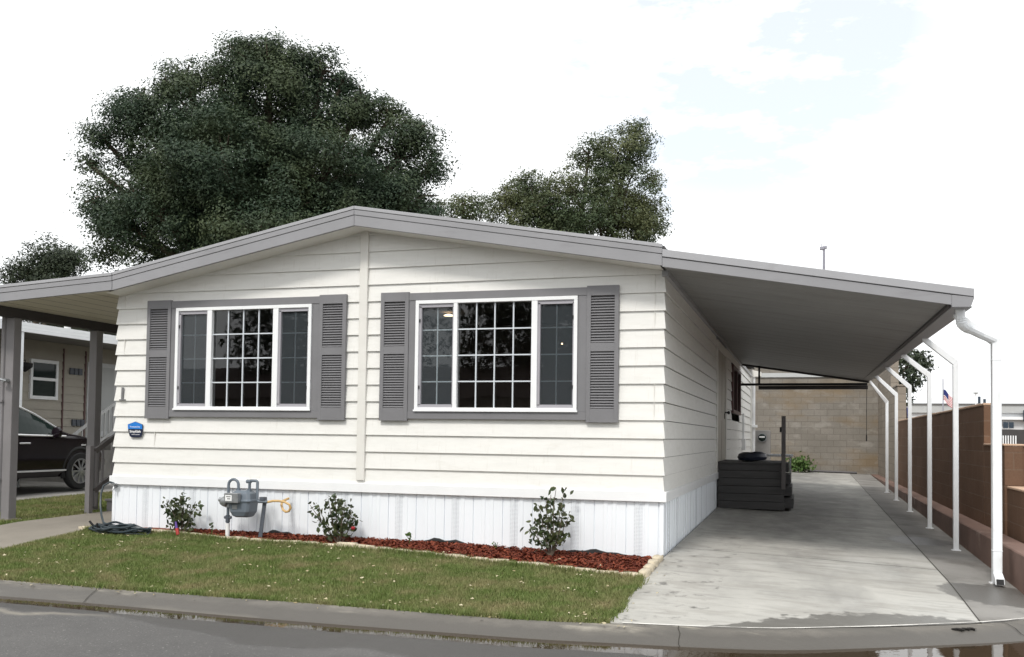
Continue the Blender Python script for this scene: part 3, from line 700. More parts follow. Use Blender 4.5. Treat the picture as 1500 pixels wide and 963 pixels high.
# windows with shutters and grey surrounds
for wi, w in enumerate(WIN):
    x0, x1 = w['x0'], w['x1']; s0 = -3.409 if wi == 0 else -6.758; s1 = -.498 if wi == 0 else -3.872; sw = .366
    m1 = MB(); ix0, ix1 = s0 + sw, s1 - sw
    m1.box(ix0, ix1, -.052, -.012, WZ1 + .003, 2.312); m1.box(ix0, ix1, -.052, -.012, .806, WZ0 - .003)
    m1.box(ix0, x0 - .003, -.046, -.012, WZ0 - .003, WZ1 + .003); m1.box(x1 + .003, ix1, -.046, -.012, WZ0 - .003, WZ1 + .003)
    m1.build('window_surround', M['shutter'], house, bevel=.003)
    fr = MB(); F = .042
    fr.box(x0, x1, -.066, .05, WZ1 - F, WZ1); fr.box(x0, x1, -.066, .05, WZ0, WZ0 + F)
    fr.box(x0, x0 + F, -.066, .05, WZ0 + F, WZ1 - F); fr.box(x1 - F, x1, -.066, .05, WZ0 + F, WZ1 - F)
    for (a, b) in w['m']: fr.box(a, b, -.064, .05, WZ0 + F, WZ1 - F)
    win = fr.build('window', M['vinyl'], house, bevel=.003)
    sill = MB(); sill.box(x0 - .01, x1 + .01, -.074, -.067, WZ0 - .004, WZ0 + .016); sill.build('sill', M['vinyl'], win)
    lights = [(x0 + F, w['m'][0][0]), (w['m'][0][1], w['m'][1][0]), (w['m'][1][1], x1 - F)]
    for li, (a, b) in enumerate(lights):
        za, zb = WZ0 + F, WZ1 - F
        if li != 1:
            sa = MB(); q = .030
            sa.box(a, b, -.048, -.01, zb - q - .012, zb); sa.box(a, b, -.048, -.01, za, za + q + .008)
            sa.box(a, a + q, -.048, -.01, za + q, zb - q); sa.box(b - q * .5, b, -.048, -.01, za + q, zb - q)
            sa.build('sash', M['alu'], win)
            lx_ = a + .012 if li == 0 else b - .012
            for zz in (za + .24, zb - .2): la = MB(); la.box(lx_ - .006, lx_ + .006, -.058, -.048, zz - .02, zz + .02); la.build('latch', M['black'], win)
        g = MB(); g.poly([(a, -.012, za), (b, -.012, za), (b, -.012, zb), (a, -.012, zb)]); g.build('pane', M['glass'], win)
        mu = MB(); nx = 4 if li == 1 else 2; t = .0075; yo = (-.030, -.016) if li == 1 else (-.004, .006)
        for k in range(1, nx): xm = a + (b - a) * k / nx; mu.box(xm - t, xm + t, yo[0], yo[1], za, zb)
        for k in range(1, 4): zm = za + (zb - za) * k / 4; mu.box(a, b, yo[0] - .001, yo[1] + .001, zm - t, zm + t)
        mu.build('muntin', M['muntin'], win)
        if li != 1:
            sc = MB(); sc.poly([(a + .02, -.022, za + .02), (b - .01, -.022, za + .02), (b - .01, -.022, zb - .03), (a + .02, -.022, zb - .03)]); sc.build('insect_screen', M['screen'], win)
    for sx in (s0, s1 - sw):
        sh = MB(); st = .048; za, zb = .782, 2.326; zm = za + .80; y0, y1 = -.058, -.018
        sh.box(sx, sx + st, y0, y1, za, zb); sh.box(sx + sw - st, sx + sw, y0, y1, za, zb)
        sh.box(sx + st, sx + sw - st, y0, y1, za, za + .155); sh.box(sx + st, sx + sw - st, y0, y1, zb - .115, zb); sh.box(sx + st, sx + sw - st, y0, y1, zm, zm + .095)
        A = sx + st; B = sx + sw - st     # the little arch over the top louvres
        ar = [(A, -.066, zb - .113)] + [(A + (B - A) * i / 10, -.066, zb - .113 + .030 * max(0, math.sin(math.pi * i / 10)) ** 1.2) for i in range(1, 10)] + [(B, -.066, zb - .113)]
        sh.prism(ar, (0, .01, 0))
        sh.box(A, B, y1 - .004, y1, za + .15, zb - .11)
        for (l0, l1) in ((za + .158, zm - .003), (zm + .098, zb - .118)):
            nl = int((l1 - l0) / .030)
            for k in range(nl):
                z = l0 + (k + .1) * (l1 - l0) / nl
                sh.prism([(A, y0 + .003, z), (A, y0 + .004, z + .004), (A, y1 - .016, z + .023), (A, y1 - .010, z + .021)], (B - A, 0, 0))
        sh.build('shutter', M['shutter'], house, bevel=.0015)
# dim rooms behind the glass
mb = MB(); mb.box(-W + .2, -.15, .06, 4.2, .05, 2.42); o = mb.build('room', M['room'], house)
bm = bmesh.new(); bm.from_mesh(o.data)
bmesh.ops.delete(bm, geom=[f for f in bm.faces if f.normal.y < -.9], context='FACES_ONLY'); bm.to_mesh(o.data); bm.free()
mb = MB(); mb.lathe((-3.51, 2.5, 2.375), [(.02, .02), (.05, .012), (.075, .0), (.07, -.008)]); mb.build('ceiling_lamp', M['lampglow'], house)
mb = MB(); mb.lathe((-1.79, 2.5, 1.93), [(.008, .012), (.013, .004), (.010, -.010)]); mb.build('wall_lamp', M['lampglow'], house)
# house number
text_mesh('house_number', '1', .235, (-7.135, -T - .004, 1.10), M['num'], house, .008, bold=.002, sx=1.15)
mb = MB(); mb.box(-7.178, -7.085, -T - .016, -T + .004, 1.017, 1.034); mb.build('house_number_foot', M['num'], house)

# roof
YF = -.35
zt = lambda x: (3.314 - (x - apexx) * (3.314 - 2.690) / 3.65) if x > apexx else (3.314 - (apexx - x) * (3.314 - 2.650) / 3.44)
xl, xr = -7.20, .045
mb = MB()
for (a, b) in ((xl, apexx), (apexx, xr)):
    mb.hexa([(a, YF + .02, zt(a) - .05), (b, YF + .02, zt(b) - .05), (b, LEN + .3, zt(b) - .05), (a, LEN + .3, zt(a) - .05)],
            [(a, YF + .02, zt(a)), (b, YF + .02, zt(b)), (b, LEN + .3, zt(b)), (a, LEN + .3, zt(a))])
rf = mb.build('roof', M['roof'], house)
mb = MB(); e = xr + .10    # dark lifted roof edge over the carport joint
mb.prism([(xr - .06, YF + .01, zt(xr - .06) + .004), (e, YF + .05, zt(xr) - .075), (e - .02, YF + .05, zt(xr) - .09), (xr - .06, YF + .01, zt(xr - .06) - .03)], (0, LEN, 0)); mb.build('roof_edge', M['roof'], rf)
def fasc(mb, a, b, top, d0, d1, y0, y1):
    za, zb = top(a), top(b)
    mb.hexa([(a, y0, za - d1), (b, y0, zb - d1), (b, y1, zb - d1), (a, y1, za - d1)], [(a, y0, za - d0), (b, y0, zb - d0), (b, y1, zb - d0), (a, y1, za - d0)])
drip = MB(); fa = MB(); sm = MB()
for (a, b) in ((-7.06, apexx - .002), (apexx + .002, xr - .02)):
    fasc(drip, a, b, zt, -.012, .028, YF - .030, YF + .05)
    fasc(sm, a, b, zt, .028, .034, YF - .012, YF + .02)
    fasc(fa, a, b, zt, .034, .094, YF - .026, YF + .018)
    fasc(sm, a, b, zt, .094, .099, YF - .010, YF + .018)
    fasc(fa, a, b, zt, .099, .222, YF - .020, YF + .018)
drip.build('roof_trim', M['drip'], house, bevel=.003); sm.build('fascia_seam', M['seam'], house); fa.build('fascia', M['fascia'], house, bevel=.002)
so = MB()
for (a, b) in ((-7.19, apexx), (apexx, .0)):
    so.poly([(a, YF + .018, zt(a) - .222), (b, YF + .018, zt(b) - .222), (b, .03, zt(b) - .222), (a, .03, zt(a) - .222)])
so.build('soffit', M['cream'], house)
mb = MB(); mb.box(-.02, .05, -.05, LEN, 2.405, 2.47); mb.build('eave_trim', M['drip'], house)
# side door, side window, rear corner board, conduit
d = MB(); d.box(-.02, .035, 6.45, 6.62, -.0, 2.36); d.box(-.02, .035, 8.45, 8.62, .0, 2.36); d.box(-.02, .035, 6.62, 8.45, 2.22, 2.36); d.build('door_frame', M['cream'], house, bevel=.004)
d = MB(); d.box(-.03, .012, 6.62, 8.45, .03, 2.22)
for (a, b, z0, z1) in ((6.75, 7.45, .2, .95), (7.62, 8.32, .2, .95), (6.75, 7.45, 1.1, 2.05), (7.62, 8.32, 1.1, 2.05)): d.box(.012, .020, a, b, z0, z1)
door = d.build('door', M['doorm'], house, bevel=.003)
d = MB(); d.tube([(.0, 8.25, 1.12), (.07, 8.25, 1.12)], .014); d.lathe((.07, 8.25, 1.12), [(.02, 0), (.033, .015), (.03, .04), (.01, .05)], 'x'); d.box(.0, .02, 8.20, 8.30, 1.0, 1.32); d.build('handle', M['black'], door)
d = MB()
for (a, b, z0, z1) in ((10.12, 12.62, 1.17, 1.24), (10.12, 12.62, 2.13, 2.2), (10.12, 10.2, 1.24, 2.13), (12.54, 12.62, 1.24, 2.13), (11.33, 11.41, 1.24, 2.13)): d.box(-.03, .055, a, b, z0, z1)
sw_ = d.build('side_window', M['redframe'], house, bevel=.003)
d = MB(); d.poly([(.015, 10.2, 1.24), (.015, 12.54, 1.24), (.015, 12.54, 2.13), (.015, 10.2, 2.13)]); d.build('pane', M['carglass'], sw_)
d = MB(); d.box(-.01, .05, LEN - .1, LEN + .02, 0, 2.42); d.build('corner_board', M['cream'], house)
d = MB(); d.box(-.005, .10, 13.6, 13.9, .34, .62); d.box(.02, .07, 13.7, 13.76, .62, 1.25); d.build('utility_box', M['whitepipe'], house, bevel=.005)
d = MB(); d.tube([(.09, LEN + .1, -.45), (.09, LEN + .1, 2.5)], .05, 10); d.box(.02, .2, LEN - .05, LEN + .2, .95, 1.02); d.build('conduit', M['whitepipe'], house)
d = MB(); d.prism([(-.02, LEN, 2.40), (.30, LEN, 2.42), (.30, LEN, 2.55), (-.02, LEN, 2.62)], (0, .3, 0)); d.build('rear_eave', M['cream'], house)

# security sign on the wall
sg = thing('security_sign', 'small blue and navy shield shaped security sign on the cream wall below the number', 'sign', (-6.91, -.04, .64))
P = [(-7.025, .70), (-6.915, .742), (-6.805, .712), (-6.79, .655), (-6.797, .625)]
mb = MB(); Q = [(-7.028, .703), (-6.912, .740), (-6.800, .704), (-6.797, .615), (-6.812, .548), (-6.836, .535), (-6.966, .535), (-6.992, .548), (-7.018, .615)]
mb.prism([(x, -.040, z) for x, z in Q], (0, .012, 0)); mb.build('plate', M['navy'], sg)
mb = MB(); mb.prism([(x, -.0425, z) for x, z in ((-7.026, .701), (-6.912, .738), (-6.802, .702), (-6.7985, .643), (-7.021, .643))], (0, .002, 0)); mb.build('top_band', M['blue'], sg)
text_mesh('lettering', 'Protected by', .030, (-6.912, -.0435, .672), M['print'], sg, .0006)
text_mesh('lettering', 'SimpliSafe', .044, (-6.908, -.0415, .610), M['print'], sg, .0006, bold=.0008)
text_mesh('lettering', 'security system', .020, (-6.90, -.0415, .572), M['print'], sg, .0006)

# ------------------------------------------------------------------ right carport
cp = thing('carport', 'grey edged flat carport roof on white metal posts over the driveway', 'carport', (3.35, 6.5, -.75))
YN, YB = YF, 13.15
ci0, ci1 = (.03, 2.632), (3.068, 2.108)      # top line at the front (x,z)
cb0, cb1 = (.03, 2.60), (2.93, 2.165)       # and at the rear
TH = .16
ro = MB()
ro.hexa([(ci0[0], YN + .02, ci0[1] - .05), (ci1[0], YN + .02, ci1[1] - .05), (cb1[0], YB, cb1[1] - .05), (cb0[0], YB, cb0[1] - .05)],
        [(ci0[0], YN + .02, ci0[1]), (ci1[0], YN + .02, ci1[1]), (cb1[0], YB, cb1[1]), (cb0[0], YB, cb0[1])])
ro.build('roof_panel', M['roof'], cp)
ce = MB(); nseg = 24
lerp = lambda a, b, t: a + (b - a) * t
def cpt(u, v, d):   # point on the carport ceiling
    xa, za = lerp(ci0[0], ci1[0], u), lerp(ci0[1], ci1[1], u) - d; xb, zb = lerp(cb0[0], cb1[0], u), lerp(cb0[1], cb1[1], u) - d
    return (lerp(xa, xb, v), lerp(YN + .02, YB, v), lerp(za, zb, v))
for i in range(nseg):      # interlocking pans across the span
    v0, v1 = i / nseg, (i + 1) / nseg; e = .0012
    ce.poly([cpt(0, v0 + e, TH), cpt(1, v0 + e, TH), cpt(1, v1 - e, TH), cpt(0, v1 - e, TH)])
    ce.poly([cpt(0, v1 - e, TH), cpt(1, v1 - e, TH), cpt(1, v1, TH - .006), cpt(0, v1, TH - .006)])
    ce.poly([cpt(0, v1, TH - .006), cpt(1, v1, TH - .006), cpt(1, v1 + e, TH), cpt(0, v1 + e, TH)])
ce.build('ceiling', M['ceil'], cp)
zc = lambda x: ci0[1] + (x - ci0[0]) * (ci1[1] - ci0[1]) / (ci1[0] - ci0[0])
f1, f2, f3 = MB(), MB(), MB()
fasc(f1, .028, 3.07, zc, -.010, .070, YF - .034, YF + .02)
fasc(f2, .028, 3.07, zc, .070, .076, YF - .012, YF + .02)
fasc(f3, .028, 2.87, zc, .076, .178, YF - .022, YF + .018)
f1.build('roof_trim', M['drip'], cp, bevel=.003); f2.build('fascia_seam', M['seam'], cp); f3.build('fascia', M['fascia'], cp, bevel=.002)
g = MB()
g.hexa([(2.87, YF - .026, 1.94), (3.04, YF - .026, 1.935), (2.99, YB, 2.02), (2.83, YB, 2.03)], [(2.87, YF - .026, zc(2.87) - .078), (3.075, YF - .026, zc(3.07) - .072), (2.955, YB, 2.16), (2.83, YB, 2.14)])
g.build('gutter', M['fascia'], cp, bevel=.004)
g = MB(); g.hexa([(2.84, YF + .02, 1.952), (2.868, YF + .02, 1.945), (2.80, YB, 2.03), (2.77, YB, 2.03)], [(2.84, YF + .02, 1.985), (2.868, YF + .02, 1.98), (2.80, YB, 2.06), (2.77, YB, 2.06)]); g.build('edge_beam', M['darkbeam'], cp)
g = MB(); g.hexa([(.02, YB - .06, 2.395), (2.93, YB - .06, 1.96), (2.93, YB, 1.96), (.02, YB, 2.395)], [(.02, YB - .06, 2.44), (2.93, YB - .06, 2.03), (2.93, YB, 2.03), (.02, YB, 2.44)]); g.build('rear_beam', M['darkbeam'], cp)
ptz = [(.22, 1.66), (2.85, 1.645), (5.52, 1.65), (8.40, 1.62), (11.08, 1.60), (13.45, 1.53)]
PX = 3.35
for i, (y, ze) in enumerate(ptz):
    p = MB(); zg = float(G(PX, y)); v = min(1, y / 13.); xt = 2.97 - .06 * v; ztp = 1.95 + .08 * v; hw = .032
    sec = lambda x, z, dx=0: None
    yy0, yy1 = y - hw, y + hw
    if i == 5: xt, ztp = 2.95, 2.0; yt = 13.1
    else: yt = y
    dz = ze - ztp; dx = PX - xt; L = math.hypot(dx, dz); nx_, nz_ = -dz / L, dx / L
    # angled arm then the vertical leg, mitred at the elbow
    outer = [(xt, ztp + .045), (PX + hw, ze + .02), (PX + hw, zg)]; inner = [(xt, ztp - .045), (PX - hw, ze - .035), (PX - hw, zg)]
    for a in range(2):
        p.hexa([(inner[a][0], yy0 if a else yt - hw, inner[a][1]), (inner[a + 1][0], yy0, inner[a + 1][1]), (inner[a + 1][0], yy1, inner[a + 1][1]), (inner[a][0], yy1 if a else yt + hw, inner[a][1])],
               [(outer[a][0], yy0 if a else yt - hw, outer[a][1]), (outer[a + 1][0], yy0, outer[a + 1][1]), (outer[a + 1][0], yy1, outer[a + 1][1]), (outer[a][0], yy1 if a else yt + hw, outer[a][1])])
    p.box(PX - .055, PX + .055, y - .05, y + .05, zg - .01, zg + .012)
    p.build('post', M['post'], cp, bevel=.004)
# corrugated elbow and downspout on the first post
dsy = ptz[0][0] - .085
d = MB()
pts = []; rs = []
path = [(2.975, -.18, 1.945), (2.975, -.18, 1.86), (2.985, -.17, 1.80), (3.03, -.12, 1.765), (3.10, -.05, 1.745), (3.20, .05, 1.71), (3.29, .10, 1.675), (3.345, dsy, 1.65)]
for i in range(len(path) - 1):
    for k in range(6):
        t = k / 6; pts.append(tuple(lerp(a, b, t) for a, b in zip(path[i], path[i + 1])))
rs = [.045 + (.006 if (k % 2 and 5 < k < 22) else 0) for k in range(len(pts))]
d.tube(pts, rs, 10)
d.build('downspout_elbow', M['post'], cp, smooth=False)
d = MB(); zg = float(G(PX, dsy)); w = .043
d.box(PX - w, PX + w, dsy - .045, dsy + .040, zg + .13, 1.68)
for zz in (1.45, zg + .34): d.box(PX - w - .004, PX + w + .004, dsy - .049, dsy + .043, zz, zz + .012)
d.hexa([(PX - w, dsy - .17, zg + .02), (PX + w, dsy - .17, zg + .02), (PX + w, dsy - .02, zg + .03), (PX - w, dsy - .02, zg + .03)], [(PX - w, dsy - .15, zg + .085), (PX + w, dsy - .15, zg + .085), (PX + w, dsy + .03, zg + .16), (PX - w, dsy + .03, zg + .16)])
ds_ = d.build('downspout', M['post'], cp, bevel=.005)
d = MB(); d.poly([(PX - w + .008, dsy - .172, zg + .025), (PX + w - .008, dsy - .172, zg + .025), (PX + w - .008, dsy - .154, zg + .078), (PX - w + .008, dsy - .154, zg + .078)]); d.build('spout_mouth', M['black'], ds_)

# rolled shade bar under the rear end of the carport
aw = thing('rolled_shade', 'dark rolled up sun shade on a black bar across the rear of the carport', 'shade', (1.6, 13.0, 1.9))
d = MB(); d.box(.0, 2.89, 12.98, 13.05, 1.90, 1.955); d.box(.43, .475, 12.99, 13.04, 1.955, 2.36); d.build('hanging_bar', M['black'], aw)
d = MB(); d.tube([(.44, 12.98, 1.845), (2.9, 12.98, 1.85)], .045, 12); d.build('shade_roll', M['darkbeam'], aw, smooth=True)
d = MB(); d.tube([(2.875, 12.98, 1.83), (2.872, 12.98, .75)], .006, 5); d.tube([(2.872, 12.98, .75), (2.872, 12.98, .60)], .013, 6); d.build('pull_cord', M['black'], aw)

# ------------------------------------------------------------------ steps at the side door
st = thing('wooden_steps', 'dark grey boarded door steps beside the house under the carport', 'steps', (.6, 7.4, -.6))
zf = -.60
nb = 6; hb = .80 / nb
for k in range(nb):
    ex = .075 * (1 - k / (nb - 1)); b = MB()
    z0 = zf + k * hb + .001; z1 = zf + (k + 1) * hb - .002
    b.box(.035, 1.10 + ex, 6.62 - ex * .9, 6.66 - ex * .9 + .01, z0, z1); b.build('riser_board', M['deckgrey'], st, bevel=.004)
b = MB(); b.box(.04, 1.09, 6.68, 8.3, zf, .18); b.build('core', M['black'], st)
b = MB()
for k in range(9): b.box(.035, 1.13, 6.58 + k * .19, 6.58 + k * .19 + .18, .185, .215)
b.build('platform', M['deckgrey'], st, bevel=.004)
for k in range(4):
    b = MB(); b.box(1.10, 1.22 + .03 * (3 - k), 6.75 + .25 * k, 8.3 + .0 * k, zf + .2 * k + .02, zf + .2 * k + .19); b.build('side_step', M['deckgrey'], st, bevel=.004)
b = MB(); b.box(1.115, 1.185, 6.46, 6.525, -.24, 1.02); nw = b.build('newel_post', M['newel'], st, bevel=.004)
b = MB(); b.box(1.085, 1.115, 6.47, 6.51, .74, .83); b.build('bracket', M['black'], nw)
cu = MB(); cu.lathe((.60, 7.05, .218), [(.15, 0), (.25, .02), (.275, .07), (.25, .13), (.17, .165), (.12, .158), (.05, .155)], n=28)
for v in range(len(cu.v)): p = cu.v[v]; cu.v[v] = (.60 + (p[0] - .60) * .95, 7.05 + (p[1] - 7.05) * .8, p[2] + (.012 if p[0] > .6 else 0))
tag(cu.build('plastic_lid', M['navycush'], origin=(.6, 7.05, .218), smooth=True), 'rounded navy plastic lid lying on the dark door steps', 'lid')
tb = thing('folding_table', 'pale topped folding table standing behind the dark door steps', 'table', (.95, 9.2, -.57))
b = MB(); b.box(.55, 1.28, 8.75, 9.6, .28, .32); b.build('tabletop', M['tablew'], tb, bevel=.008)
for (x, y) in ((.6, 8.8), (1.23, 8.8), (.6, 9.55), (1.23, 9.55)):
    b = MB(); b.tube([(x, y, float(G(x, y))), (x, y, .28)], .014, 6); b.build('leg', M['steel'], tb)
em = thing('electric_meter', 'grey electric meter cabinet with round glass dial past the rear corner', 'electric meter', (.27, 19.2, -.43))
b = MB(); b.box(.02, .52, 19.1, 19.4, -.45, .88); b.build('cabinet', M['meterbox'], em, bevel=.01)
b = MB(); b.lathe((.28, 19.1, .66), [(.135, 0), (.135, -.05), (.12, -.05)], 'y', 24); b.build('meter_ring', M['steel'], em, smooth=True)
b = MB(); b.lathe((.28, 19.05, .66), [(.115, 0), (.11, -.05), (.07, -.08), (.0, -.09)], 'y', 24); b.build('meter_dial', M['carglass'], em, smooth=True)
b = MB(); b.box(.20, .36, 18.955, 18.965, .66, .70); b.build('dial_plate', M['print'], em)

# ------------------------------------------------------------------ block walls on the right
def wall(name, label, boxes, mat, capmat=None, caps=(), origin=None):
    t = thing(name, label, 'wall', origin); b = MB()
    for q in boxes: b.box(*q)
    b.build('blockwork', mat, t)
    if caps:
        c = MB()
        for q in caps: c.box(*q)
        c.build('cap', capmat, t, bevel=.006)
    return t
wall('block_wall', 'tall tan concrete block wall across the rear of the driveway', [(-14, 4.0, 22.0, 22.2, -.7, 3.05)], M['backwall'], M['backwall'], [(-14, 4.02, 21.97, 22.23, 3.053, 3.1)], (-4, 22.1, -.6))
b = MB(); b.box(-13.9, 3.74, 21.955, 21.997, 2.66, 2.80)
o = bpy.data.objects.get('block_wall'); b.build('grey_band', M['bldg2'], o)
wall('block_wall', 'tall tan block side wall meeting the rear wall beyond the farthest white post', [(3.75, 3.95, 17.3, 21.95, -.7, 3.04), (3.75, 3.95, 15.35, 17.297, -.7, 2.0)], M['sidewall'], M['sidewall'], [(3.73, 3.97, 17.28, 21.93, 3.043, 3.09), (3.73, 3.97, 15.33, 17.27, 2.003, 2.05)], (3.85, 18.6, -.6))
bw = wall('block_wall', 'low brown block wall with stepped near end beside the white posts', [(3.75, 3.95, 3.28, 15.34, -.8, 1.10), (3.752, 3.948, 1.95, 3.277, -.8, .575), (3.78, 3.99, .95, 1.947, -.8, .075)], M['brownwall'], M['browncap'], [(3.742, 3.958, 3.275, 15.34, 1.103, 1.135), (3.742, 3.958, 1.94, 3.27, .578, .602), (3.775, 3.998, .94, 1.935, .078, .105)], (3.85, 8, -.7))
b = MB(); b.box(3.752, 3.948, 3.274, 3.279, .605, 1.1); b.box(3.953, 9, 1.97, 2.17, -.8, .575); b.box(3.754, 3.946, 1.944, 1.949, .11, .574); b.box(3.782, 3.988, .944, .949, -.8, .074); b.build('return_face', M['brownend'], bw)
b = MB(); b.box(3.953, 9, 1.95, 2.19, .578, .602); b.build('return_cap', M['browncap'], bw, bevel=.005)
b = MB(); b.box(3.50, 3.748, -.45, 15.3, -.95, -.46); b.build('footing', M['footing'], bw, bevel=.012)
b = MB(); b.box(3.52, 3.748, 15.4, 21.9, -.75, -.46); b.build('footing', M['footing'], bw, bevel=.012)
tr = MB(); tr.tube([(1.6, 21.8, float(G(1.6, 21.8)) + .04), (3.1, 21.7, float(G(3.1, 21.7)) + .04)], .045, 6)
tag(tr.build('timber_strip', M['darkbeam'], origin=(2.3, 21.75, float(G(2.3, 21.75)))), 'dark timber strip lying along the foot of the rear block wall', 'timber')
sl = MB()
rr = random.Random(3)
# leafy litter lump on kerb
for k in range(16):
    x = 2.72 + rr.uniform(-.09, .09); y = float(yk(x)) - .15 + rr.uniform(-.02, .02); sl.add([(x, y, -.885), (x + .03, y + .01, -.878), (x + .02, y - .02, -.880), (x - .01, y - .012, -.884)], [(0, 1, 2, 3)]); sl.box(x - .012, x + .014, y - .008, y + .008, -.90, -.879 + rr.uniform(0, .006))
tag(sl.build('leaf_litter', M['litter'], origin=(2.72, float(yk(2.72)) - .15, -.89)), 'small dark clump of wet leaf litter on the kerb in front of the carport', 'litter')

# ------------------------------------------------------------------ left porch awning
pa = thing('porch_awning', 'grey edged lean to porch roof on grey posts at the left of the house', 'awning', (-9.2, 3, -.68))
zl = lambda x: 2.648 + (x + 7.07) * (2.648 - 2.545) / 1.83
xo = -9.75
b = MB(); b.hexa([(xo, YF + .02, zl(xo) - .05), (-7.075, YF + .02, zl(-7.075) - .05), (-7.075, 15, zl(-7.075) - .05), (xo, 15, zl(xo) - .05)], [(xo, YF + .02, zl(xo)), (-7.075, YF + .02, zl(-7.075)), (-7.075, 15, zl(-7.075)), (xo, 15, zl(xo))]); b.build('roof_panel', M['roof'], pa)
f1, f2, f3, f4 = MB(), MB(), MB(), MB()
fasc(f1, xo, -7.066, zl, -.012, .028, YF - .034, YF + .05); fasc(f2, xo, -7.066, zl, .028, .034, YF - .012, YF + .02); fasc(f3, xo, -7.066, zl, .034, .094, YF - .028, YF + .018)
fasc(f2, xo, -7.066, zl, .094, .099, YF - .010, YF + .018); fasc(f3, xo, -7.066, zl, .099, .215, YF - .022, YF + .018)
f1.build('roof_trim', M['drip'], pa, bevel=.003); f2.build('fascia_seam', M['seam'], pa); f3.build('fascia', M['fascia'], pa, bevel=.002)
for k in range(9):
    xa, xb = lerp(-7.2, xo, k / 9), lerp(-7.2, xo, (k + 1) / 9) + .012
    f4.poly([(xa, YF + .018, zl(xa) - .205), (xb, YF + .018, zl(xb) - .205), (xb, 15, zl(xb) - .205), (xa, 15, zl(xa) - .205)])
    f4.poly([(xb, YF + .018, zl(xb) - .205), (xb - .012, YF + .018, zl(xb) - .199), (xb - .012, 15, zl(xb) - .199), (xb, 15, zl(xb) - .205)])
f4.build('ceiling', M['ceilL'], pa)
b = MB(); b.box(-9.27, -9.13, -.30, 14.9, 2.19, 2.395); b.build('beam', M['darkbeam'], pa, bevel=.005)
for y in (.22, 1.86, 6.5, 11):
    zg = float(G(-9.2, y)); b = MB(); b.box(-9.275, -9.135, y - .07, y + .07, zg - .01, 2.189); b.build('post', M['greypost'], pa, bevel=.006)
    b = MB(); b.box(-9.32, -9.09, y - .12, y + .12, zg - .04, zg + .015); b.build('post_footing', M['walk'], pa)
zg = float(G(-9.3, .12)); b = MB(); b.tube([(-9.315, .16, 2.3), (-9.315, .16, zg + .13), (-9.33, .13, zg + .07), (-9.40, .05, zg + .03), (-9.5, .0, zg + .03)], .034, 8)
for zz in (1.0, -.1): b.box(-9.35, -9.27, .11, .21, zz, zz + .03)
b.build('downspout', M['greypost'], pa)
b = MB(); b.tube([(-9.2, .15, 1.30), (-9.2, .04, 1.30)], .03, 8); b.tube([(-9.26, .05, 1.315), (-9.14, .05, 1.29)], .018, 8); b.build('spotlight', M['steel'], pa)
# steps on the left side
ls = thing('porch_steps', 'grey wooden porch steps with railing at the left side of the house', 'steps', (-8.2, 2.6, -.65))
for k in range(4):
    b = MB(); y0 = 1.75 + k * .28; z0 = float(G(-8, 1.8)); z1 = z0 + .19 * (k + 1)
    b.box(-8.85, -7.32, y0 + .02, y0 + .05, z0, z1 - .035); b.box(-8.87, -7.31, y0 - .005, y0 + .29, z1 - .033, z1); b.build('tread', M['greypost'], ls, bevel=.004)
b = MB(); b.box(-8.84, -7.33, 2.87, 5.2, -.65, .12); b.build('landing', M['greypost'], ls)
sl_ = .19 / .28
for (h0) in (.92, .32):
    b = MB(); b.bar((-8.82, 1.45, -.62 + h0 - .0), (-8.82, 3.0, -.62 + h0 + 1.55 * sl_ * .78), .045, .075)
    b.build('handrail', M['newel'], ls)
b = MB()
for k in range(6):
    y = 1.62 + k * .24; zz = -.62 + .32 + (y - 1.45) * sl_ * .78; b.box(-8.835, -8.805, y - .015, y + .015, zz, zz + .6)
b.build('baluster', M['greypost'], ls)
b = MB(); b.box(-8.88, -8.80, 1.33, 1.41, float(G(-8.8, 1.4)), .38); b.box(-8.88, -8.80, 1.45, 1.50, float(G(-8.8, 1.4)) + .1, .36); b.build('newel_post', M['greypost'], ls)

# ------------------------------------------------------------------ garden hose, gas meter, roses
gh = thing('garden_hose', 'dark green garden hose coiled at the left front corner of the house', 'hose', (-6.75, -.42, -.65))
for k in range(10):
    rr = random.Random(k); P = []; cx, cy = -6.74 + rr.uniform(-.16, .16), -.47 + rr.uniform(-.03, .03); a_, b_ = .32 + rr.uniform(-.10, .10), .11 + rr.uniform(-.04, .06)
    for i in range(40):
        t = 2 * math.pi * i / 39; x = cx + a_ * math.cos(t); y = cy + b_ * math.sin(t)
        P.append((x, y, float(G(x, y)) + .035 + .0075 * k + .020 * math.sin(2 * t + k * 1.7) + .010 * math.sin(5 * t + k)))
    b = MB(); b.tube(P, .0135, 7); b.build('coil', M['hose'], gh, smooth=True)
b = MB(); P = [(-6.95, -.42, -.60), (-7.1, -.36, -.56), (-7.2, -.28, -.48), (-7.29, -.2, -.36), (-7.33, -.15, -.22), (-7.32, -.12, -.11), (-7.26, -.07, -.06), (-7.2, -.03, -.085)]
b.tube(P, .0135, 7); b.build('riser', M['hose'], gh, smooth=True)
b = MB(); b.tube([(-7.2, -.0, -.12), (-7.2, -.07, -.12)], .016, 8); b.box(-7.24, -7.16, -.085, -.055, -.09, -.075); b.tube([(-7.2, -.06, -.12), (-7.2, -.08, -.16)], .012, 8); b.build('tap', M['steel'], gh)
b = MB(); b.tube([(-7.10, -.50, -.61), (-7.13, -.53, -.57), (-7.16, -.54, -.53)], .016, 6); b.tube([(-7.02, -.55, -.61), (-7.02, -.57, -.55)], .013, 6); b.build('nozzle', M['black'], gh)

